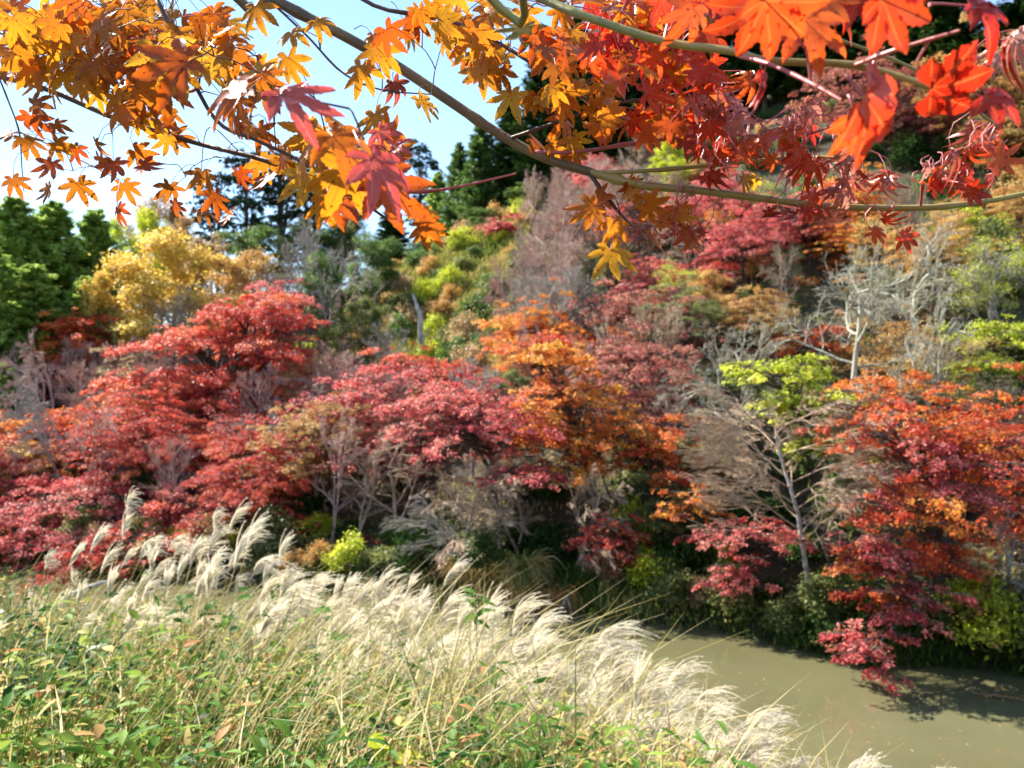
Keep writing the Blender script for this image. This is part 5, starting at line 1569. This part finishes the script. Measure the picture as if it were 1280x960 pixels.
fork_a = (-1.25, .15, 9.75); fork_b = (-1.5, .0, 9.3)
tp = smooth_path([tree_base, tree_base + [.05, .02, 1.3], np.array(fork_b) + [-.1, 0, -.3], np.array(fork_a), (-1.35, .1, 11.2), (-1.7, .0, 12.6)], 24)
v, f = tubes((tp - tree_base)[None], np.linspace(.12, .03, 24)[None], 12)
link('trunk', MB().add(v, f).mesh('trunk', True), mb_bk, ft)

bough('main', [(250, -70, 1.30), (345, 0, 1.26), (430, 45, 1.22), (500, 85, 1.18), (560, 125, 1.14), (620, 165, 1.10), (680, 197, 1.06), (740, 216, 1.02)],   .0095, .0058, mb_tw, [fork_a, (-.9, .7, 9.5)], 50)
bough('main_end', [(740, 216, 1.02), (800, 231, .98), (870, 238, .95), (950, 248, .92), (1040, 258, .90), (1150, 260, .88), (1230, 252, .87), (1300, 238, .86)], .0055, .0026, mb_gr, None, 40)
bough('left', [(-110, 60, 1.6), (-20, 90, 1.55), (60, 112, 1.5), (150, 150, 1.45), (250, 180, 1.4), (330, 200, 1.34), (400, 228, 1.3), (455, 262, 1.26)], .0072, .0030, mb_dk, [fork_b, (-1.45, .8, 8.95)], 46)
bough('upper', [(560, -60, .80), (660, -10, .76), (730, 20, .72), (830, 52, .68), (915, 64, .65), (960, 76, .63), (1070, 82, .60), (1172, 111, .57)], .0052, .0022, mb_gr, [fork_a, (-.7, .55, 9.1)], 46)
bough('inner', [(150, -60, 1.25), (196, 0, 1.2), (223, 60, 1.16), (268, 148, 1.12), (320, 175, 1.08), (371, 199, 1.05), (430, 237, 1.0), (500, 285, .98)], .0042, .0016, mb_dk, [fork_b, (-1.1, .75, 9.05)], 44)
bough('twig_d', [(470, 8, 1.2), (550, 22, 1.16), (620, 52, 1.12), (680, 90, 1.08), (722, 118, 1.05), (780, 150, 1.02)], .0034, .0014, mb_dk, [W(400, -40, 1.26)], 26)
bough('twig_f', [(740, 216, 1.02), (800, 214, .98), (900, 206, .94), (1000, 196, .9), (1080, 200, .86)], .0030, .0014, mb_gr, None, 24)
bough('twig_h', [(660, 190, 1.07), (720, 190, 1.03), (800, 178, .98), (900, 168, .93), (990, 172, .88), (1060, 150, .84)], .0028, .0012, mb_pk, None, 24)
bough('twig_g', [(640, 172, 1.08), (690, 155, 1.04), (760, 132, 1.0), (830, 120, .96), (900, 110, .92)], .0026, .0012, mb_dk, None, 22)
bough('twig_e', [(735, 214, 1.02), (765, 255, 1.0), (798, 292, .98)], .0030, .0012, mb_dk, None, 16)
bough('bare_tip', [(430, 232, 1.05), (500, 240, 1.02), (560, 236, 1.0), (645, 217, .98)], .0028, .0013, mb_pk, None, 18)
bough('hang_a', [(-5, 88, 1.56), (10, 125, 1.54), (24, 165, 1.52), (27, 205, 1.5), (30, 240, 1.5)], .0018, .0008, mb_dk, None, 16)
bough('hang_b', [(24, 165, 1.52), (60, 180, 1.5), (110, 205, 1.46), (150, 225, 1.44)], .0016, .0008, mb_dk, None, 16)
bough('hang_c', [(300, 190, 1.36), (260, 160, 1.4), (250, 235, 1.42)], .0010, .0006, mb_dk, None, 12)
bough('top_left', [(-60, 0, 1.5), (0, 40, 1.46), (60, 72, 1.42), (112, 100, 1.4), (190, 130, 1.36)], .0030, .0012, mb_dk, [fork_b, (-1.35, .75, 9.15)], 26)
bough('top_mid', [(300, -40, 1.3), (337, 0, 1.26), (384, 45, 1.22), (427, 90, 1.18), (475, 112, 1.15), (540, 118, 1.12)], .0022, .0009, mb_dk, None, 22)
bough('red_stem', [(925, 70, .64), (962, 80, .60), (1010, 102, .56), (1052, 125, .53)], .0017, .0010, mb_pk, None, 14)
bough('red_stem_b', [(1068, 82, .60), (1120, 62, .56), (1200, 38, .52)], .0017, .0010, mb_pk, None, 14)
bough('curl_stem', [(1150, 260, .88), (1160, 215, .86), (1210, 180, .84)], .0016, .0008, mb_pk, None, 12)
bough('top_right', [(830, -60, .9), (880, -10, .86), (960, 20, .82), (1050, 50, .8), (1150, 90, .78), (1250, 160, .78)], .0030, .0012, mb_gr, [fork_a, (-.5, .5, 9.3)], 30)

lr = np.random.RandomState(99)
leaves = []       # dict(center world, size, tip, normal, mat, tone, curl, fold, key)


def nearest(p):
    best = (9e9, None, None)
    for kname, d in BR.items():
        q = np.linalg.norm(d['P'] - p, axis=1)
        # only the part in or near the view
        q = np.where(d['P'][:, 1] < .45, 9e9, q)
        i = int(np.argmin(q))
        if q[i] < best[0]:
            best = (q[i], kname, d['P'][i])
    return best


def add_leaf(px, py, Y, size_px, mat, tip_ang=None, face=None, curl=None, fold=None, nl=7, wl=1.0, tone=None, tw=None):
    """tip_ang: direction of the tip in the picture plane (degrees, 0 = down, + = to the right)"""
    ang = math.radians(lr.normal(15, 38) if tip_ang is None else tip_ang)
    tilt = lr.normal(0, .45)
    tip = np.array([math.sin(ang), tilt, -math.cos(ang)])
    if face is None:
        nn = np.array([lr.normal(0, .55), -1.0, lr.normal(.25, .55)])
    else:
        nn = np.array(face, dtype=float)
    s = size_px / FPX * Y * .5 * (1.2 if size_px < 100 else 1.0)
    leaves.append(dict(p=W(px, py, Y), s=s, tip=tip, n=nn, mat=mat, tone=lr.uniform(.1, .95) if tone is None else tone,
                       curl=lr.uniform(-.25, .5) if curl is None else curl, fold=lr.uniform(-.5, .9) if fold is None else fold, tw=lr.normal(0, .35) if tw is None else tw, nl=nl, wl=wl, px=size_px))


# large leaves that the photo shows one by one
add_leaf(215, 82, .80, 150, 1, -75, (.1, -1, .5), .35, .6, tone=.25)
add_leaf(205, 70, .85, 120, 0, 30, (.2, -1, .3), tone=.8)
add_leaf(290, 118, .72, 150, 1, -80, (.0, -.9, .8), .3, .5, tone=.3)
add_leaf(370, 125, .60, 150, 3, 75, (-.2, -.8, 1.0), .3, .8, tone=.5)
add_leaf(430, 180, .62, 140, 1, 55, (.5, -.8, .5), .5, .7, tone=.5)
add_leaf(475, 215, .60, 150, 3, 38, (.9, -.9, .3), .35, .7, tone=.4)
add_leaf(490, 240, .66, 150, 1, 60, (.7, -.8, .1), .4, .7, tone=.2)
add_leaf(440, 225, .66, 150, 0, 20, (.4, -.9, .0), tone=.6)
add_leaf(382, 228, .95, 82, 0, -5, (.1, -1, .1), .1, .2, tone=.9)
add_leaf(765, 322, .92, 74, 0, 8, (.05, -1, .1), .15, .3, tone=.9)
add_leaf(735, 262, .94, 64, 1, -60, (.1, -1, .4), tone=.6)
add_leaf(768, 286, .94, 58, 1, 10, None, tone=.7)
add_leaf(815, 258, .95, 60, 1, 70, None, tone=.6)
add_leaf(1090, 135, .50, 190, 2, 62, (-.25, -1, .25), .2, .5, 5, 1.7, .55)
add_leaf(1070, 160, .53, 140, 2, 30, (.1, -1, .1), .3, .5, 5, 1.4, .8)
add_leaf(1185, 108, .54, 150, 2, 85, (-.1, -.7, -.7), .5, .9, 5, 1.9, .35)
add_leaf(1245, 125, .55, 110, 2, 70, (.1, -.8, .5), .6, .9, 5, 1.6, .3)
add_leaf(970, 15, .52, 165, 2, 60, (-.1, -1, -.25), .2, .4, 7, 1.3, .7)
add_leaf(1010, 40, .56, 130, 2, 15, (0, -1, -.2), .2, .5, 7, 1.2, .85)
add_leaf(1120, 8, .52, 160, 2, 70, (0, -1, -.3), .2, .5, 7, 1.4, .6)
add_leaf(1230, 10, .55, 150, 2, 80, (.2, -.9, .6), .6, .9, 5, 1.4, .15)
add_leaf(930, 20, .60, 140, 2, -60, (0, -1, .2), .3, .6, 7, 1.2, .6)
add_leaf(955, 105, .62, 100, 2, 20, (0, -.6, 1), .6, .9, 5, 1.3, .1)
add_leaf(860, 20, .66, 100, 2, -30, None, tone=.8)
add_leaf(1255, 200, .75, 60, 2, 80, None, tone=.8)
add_leaf(655, 40, 1.0, 85, 4, 5, (0, -1, -.1), .1, .2, tone=.3)
add_leaf(595, 50, 1.05, 75, 1, -5, (0, -1, .1), .2, .3, tone=.7)
add_leaf(590, 50, 1.12, 75, 0, 15, (0, -1, .1), tone=.9)
add_leaf(640, 125, 1.05, 68, 0, 12, (0, -1, .2), .2, tone=.95)
add_leaf(475, 70, 1.1, 70, 0, 18, (0, -1, .1), tone=.7)
add_leaf(450, 92, 1.1, 64, 0, -10, None, tone=.6)
add_leaf(495, 110, 1.15, 46, 5, 20, None, .9, .9, tone=.2)
add_leaf(530, 132, 1.1, 60, 0, 40, None, tone=.8)
add_leaf(420, 150, 1.1, 66, 0, 60, None, tone=.5)
add_leaf(470, 150, 1.1, 60, 0, 10, None, tone=.6)
add_leaf(320, 15, 1.15, 62, 0, 12, None, tone=.6)
add_leaf(365, 45, 1.15, 50, 0, 20, None, tone=.7)
add_leaf(400, 30, 1.15, 48, 0, 50, None, tone=.7)
for (px, py) in ((50, 135), (45, 152), (75, 185), (95, 190), (35, 178), (128, 203), (140, 208), (100, 235), (148, 262), (178, 190), (188, 206), (212, 235), (226, 255), (268, 250), (285, 268), (18, 228), (8, 170), (60, 240), (250, 218), (300, 218), (335, 225), (325, 210), (155, 240), (75, 160), (120, 180), (60, 205), (255, 262)):
    add_leaf(px + lr.uniform(-4, 4), py + lr.uniform(-4, 4), 1.35 + lr.uniform(-.1, .1), lr.uniform(36, 56), 1 if lr.rand() < .5 else 0, tone=lr.uniform(0, .5))

# bunches: px, py, spread x, spread y, count, px size, depth range, colour choices
for (cx, cy_, sx, sy, n, s0, s1, d0, d1, mats) in [
    (50, 30, 60, 30, 30, 52, 80, 1.1, 1.45, (0, 0, 0, 1)), (20, 75, 30, 22, 10, 48, 70, 1.2, 1.45, (0, 0, 1)), (150, 30, 55, 28, 22, 50, 80, 1.1, 1.4, (0, 0, 1)),
    (110, 85, 50, 22, 18, 48, 74, 1.15, 1.4, (0, 0, 1)), (170, 120, 45, 18, 12, 44, 66, 1.15, 1.4, (0, 1)), (230, 40, 40, 30, 14, 50, 80, 1.0, 1.3, (0, 1)),
    (270, 75, 40, 28, 12, 50, 80, .95, 1.2, (0, 1)), (200, 155, 40, 14, 8, 36, 54, 1.3, 1.45, (0, 1)), (330, 100, 40, 26, 9, 50, 80, .8, 1.1, (0, 1, 1)),
    (395, 190, 40, 22, 12, 50, 90, .85, 1.1, (0, 1, 1)), (440, 250, 36, 18, 9, 50, 80, .75, 1.0, (0, 1, 1)), (480, 190, 34, 30, 11, 50, 84, .8, 1.05, (0, 1, 3)),
    (520, 285, 16, 12, 3, 50, 60, .8, 1.0, (1,)), (300, 155, 36, 14, 5, 40, 60, 1.0, 1.3, (0, 1)),
    (520, 30, 50, 24, 9, 46, 66, 1.05, 1.25, (0, 0, 1)), (600, 20, 46, 18, 10, 46, 70, 1.0, 1.2, (0, 1)), (620, 85, 36, 26, 9, 46, 68, 1.0, 1.2, (0, 1, 1)),
    (700, 60, 34, 32, 13, 46, 72, .9, 1.1, (0, 1, 1)), (720, 130, 36, 26, 10, 44, 64, .95, 1.1, (0, 1, 1)), (700, 180, 30, 12, 5, 40, 56, 1.0, 1.1, (0, 1)),
    (780, 60, 34, 36, 16, 50, 80, .8, 1.0, (1, 2, 2)), (770, 150, 32, 26, 11, 40, 60, .9, 1.05, (1, 1, 2)), (840, 80, 40, 34, 18, 46, 80, .75, .95, (2, 1, 2)),
    (830, 150, 40, 26, 17, 38, 60, .85, 1.0, (1, 1, 2)), (900, 130, 44, 30, 12, 42, 66, .8, .95, (2, 2, 2, 5)), (900, 185, 60, 16, 13, 34, 54, .82, .95, (2, 2, 5)),
    (990, 170, 60, 22, 14, 36, 58, .78, .92, (2, 5, 2)), (1000, 205, 60, 14, 11, 32, 48, .8, .9, (2, 5)), (1070, 235, 50, 14, 9, 30, 46, .84, .9, (2, 5)),
    (1180, 225, 50, 18, 12, 34, 50, .8, .9, (2, 5)), (1230, 185, 30, 22, 9, 34, 54, .78, .88, (5, 2)), (1000, 265, 60, 10, 7, 26, 42, .86, .92, (2, 5)),
    (1110, 285, 26, 8, 3, 30, 46, .86, .9, (2,)), (845, 270, 30, 22, 8, 36, 52, .92, 1.0, (1, 1, 2)), (860, 295, 24, 10, 5, 30, 44, .92, 1.0, (5, 1)),
    (790, 245, 26, 12, 4, 36, 50, .94, 1.0, (1,)), (940, 220, 20, 8, 2, 36, 46, .9, .95, (0,)), (890, 225, 10, 8, 2, 40, 50, .9, .94, (2,)),
    (750, 10, 60, 12, 10, 56, 84, .75, .95, (1, 2)), (860, 5, 60, 10, 9, 56, 90, .7, .85, (2,)), (1060, -5, 70, 12, 8, 70, 110, .6, .75, (2,)), (1250, 60, 30, 20, 4, 50, 80, .65, .8, (2, 5))]:
    for _ in range(n):
        m_ = mats[lr.randint(len(mats))]
        dry = m_ == 5 or (cx > 860 and lr.rand() < .5)
        add_leaf(lr.normal(cx, sx * .62), lr.normal(cy_, sy * .62), lr.uniform(d0, d1), lr.uniform(s0, s1), m_,
                 curl=lr.uniform(.7, 1.5) if dry else None, fold=lr.uniform(.6, 1.6) if dry else None, wl=.9 if dry else 1.0,
                 face=(lr.normal(0, .8), -1, lr.normal(.3, .9)) if dry else None, tw=lr.normal(0, 1.2) if dry else None,
                 tip_ang=lr.normal(35, 55) if cx > 700 else None)

# build the leaves: the largest as parts of their branch, the rest as one mass
order = sorted(range(len(leaves)), key=lambda i: -leaves[i]['px'])
big = set(order[:98])
rest = MB(); petm = MB(); side_p, side_r, side_m = [], [], []
nodes = [d['P'][d['P'][:, 1] > .45] for d in BR.values()]
node_p = np.concatenate(nodes); node_k = np.concatenate([[k_] * len(q_) for k_, q_ in zip(BR.keys(), nodes)])
node_b = np.zeros(len(node_p))
todo = sorted(range(len(leaves)), key=lambda i_: float(np.min(np.linalg.norm(node_p - leaves[i_]['p'], axis=1))))
for i in todo:
    lf = leaves[i]
    V, F3, F4, vein = leaf_geo(lr, lf['s'] * 1.08, lf['curl'], lf['fold'], lf['tw'], lf['wl'], lf['nl'])
    Bm = basis(lf['tip'], lf['n'])
    # the centre of the visible star sits a little past the petiole joint
    org = lf['p'] - Bm[1] * lf['s'] * .25
    Vw = V @ Bm + org
    dd_ = np.linalg.norm(node_p - org, axis=1) + node_b
    j_ = int(np.argmin(dd_)); q = node_p[j_]; kname = str(node_k[j_]); d = float(np.linalg.norm(q - org))
    m_ = lf['mat']
    # petiole, arching from a twiglet
    ln = min(d, .045 + .25 * lf['s'])
    back = nrm((q - org) + np.array([0, 0, .02]))
    mid = org + back * ln * .6 - Bm[1] * ln * .25
    end = org + back * ln
    pet = np.stack([org, (org + mid) / 2 - Bm[1] * .1 * ln, mid, end])
    side_m.append(1 if lf['p'][0] / lf['p'][1] < .05 and lr.rand() < .8 else 0)
    side_p.append(pet); side_r.append(np.array([.0006, .0006, .0007, .0009]) * (1 + .4 * (lf['px'] > 100)))
    if d > ln + .002:
        new = np.stack([end, end * .6 + q * .4]); node_p = np.concatenate([node_p, new]); node_k = np.concatenate([node_k, [kname] * 2]); node_b = np.concatenate([node_b, [.01, .01]])
        mm = (end + q) / 2 + np.array([0, 0, .06 * d])
        side_m.append(1 if lf['p'][0] / lf['p'][1] < .12 else 0)
        side_p.append(np.stack([end, (end + mm) / 2 + [0, 0, .01 * d], (mm + q) / 2 + [0, 0, .01 * d], q])); side_r.append(np.array([.0008, .0009, .0011, .0013]))
    if i in big:
        mbx = MB()
        mbx.add(Vw - tree_base, F3, lf['tone'], vein=vein)
        mbx.add(Vw - tree_base, F4, lf['tone'], vein=vein)
        o = link('leaf', mbx.mesh('leaf', True), FM[m_], BR[kname]['o'])
    else:
        rest.add(Vw - tree_base, F3, lf['tone'], m_, vein)
        rest.add(Vw - tree_base, F4, lf['tone'], m_, vein)
# canopy of the same tree above and beside the view, it shades the near bank
cr = np.random.RandomState(4)
for _ in range(420):
    p = np.array([cr.normal(-2.6, .9), cr.normal(-2.2, .8), cr.normal(11.6, .6)])
    if p[2] < EYE + .56 * max(p[1], 0) + .4: continue
    V, F3, F4, vein = leaf_geo(cr, .055, .2, .4, .2)
    V = V @ basis(cr.normal(0, 1, 3), cr.normal(0, .6, 3) + [0, 0, 1]) + p - tree_base
    rest.add(V, F3, cr.rand(), 0, vein); rest.add(V, F4, cr.rand(), 0, vein)
tag(link('foliage', rest.mesh('foliage', True), FM, ft), kind='stuff')
side_m = np.array(side_m); tw_mb = MB()
for q_ in (0, 1):
    v, f = tubes(np.array(side_p)[side_m == q_] - tree_base, np.array(side_r)[side_m == q_] * (1.0 if q_ == 0 else .8), 4)
    tw_mb.add(v, f, .5, q_)
tag(link('twigs', tw_mb.mesh('twigs'), [mb_pk, mb_dk], ft), kind='stuff')
# limbs that carry the canopy
paths = []
for _ in range(26):
    p = np.array([cr.normal(-2.6, .9), cr.normal(-2.0, .8), cr.normal(11.6, .5)]); s = tp[cr.randint(14, 23)]
    paths.append(np.stack([s * (1 - a) + p * a + np.array([0, 0, .25 * math.sin(a * 3)]) for a in np.linspace(0, 1, 6)]))
v, f = tubes(np.array(paths) - tree_base, np.tile(np.linspace(.02, .004, 6), (26, 1)), 5)
link('branch', MB().add(v, f).mesh('limbs', True), mb_bk, ft)
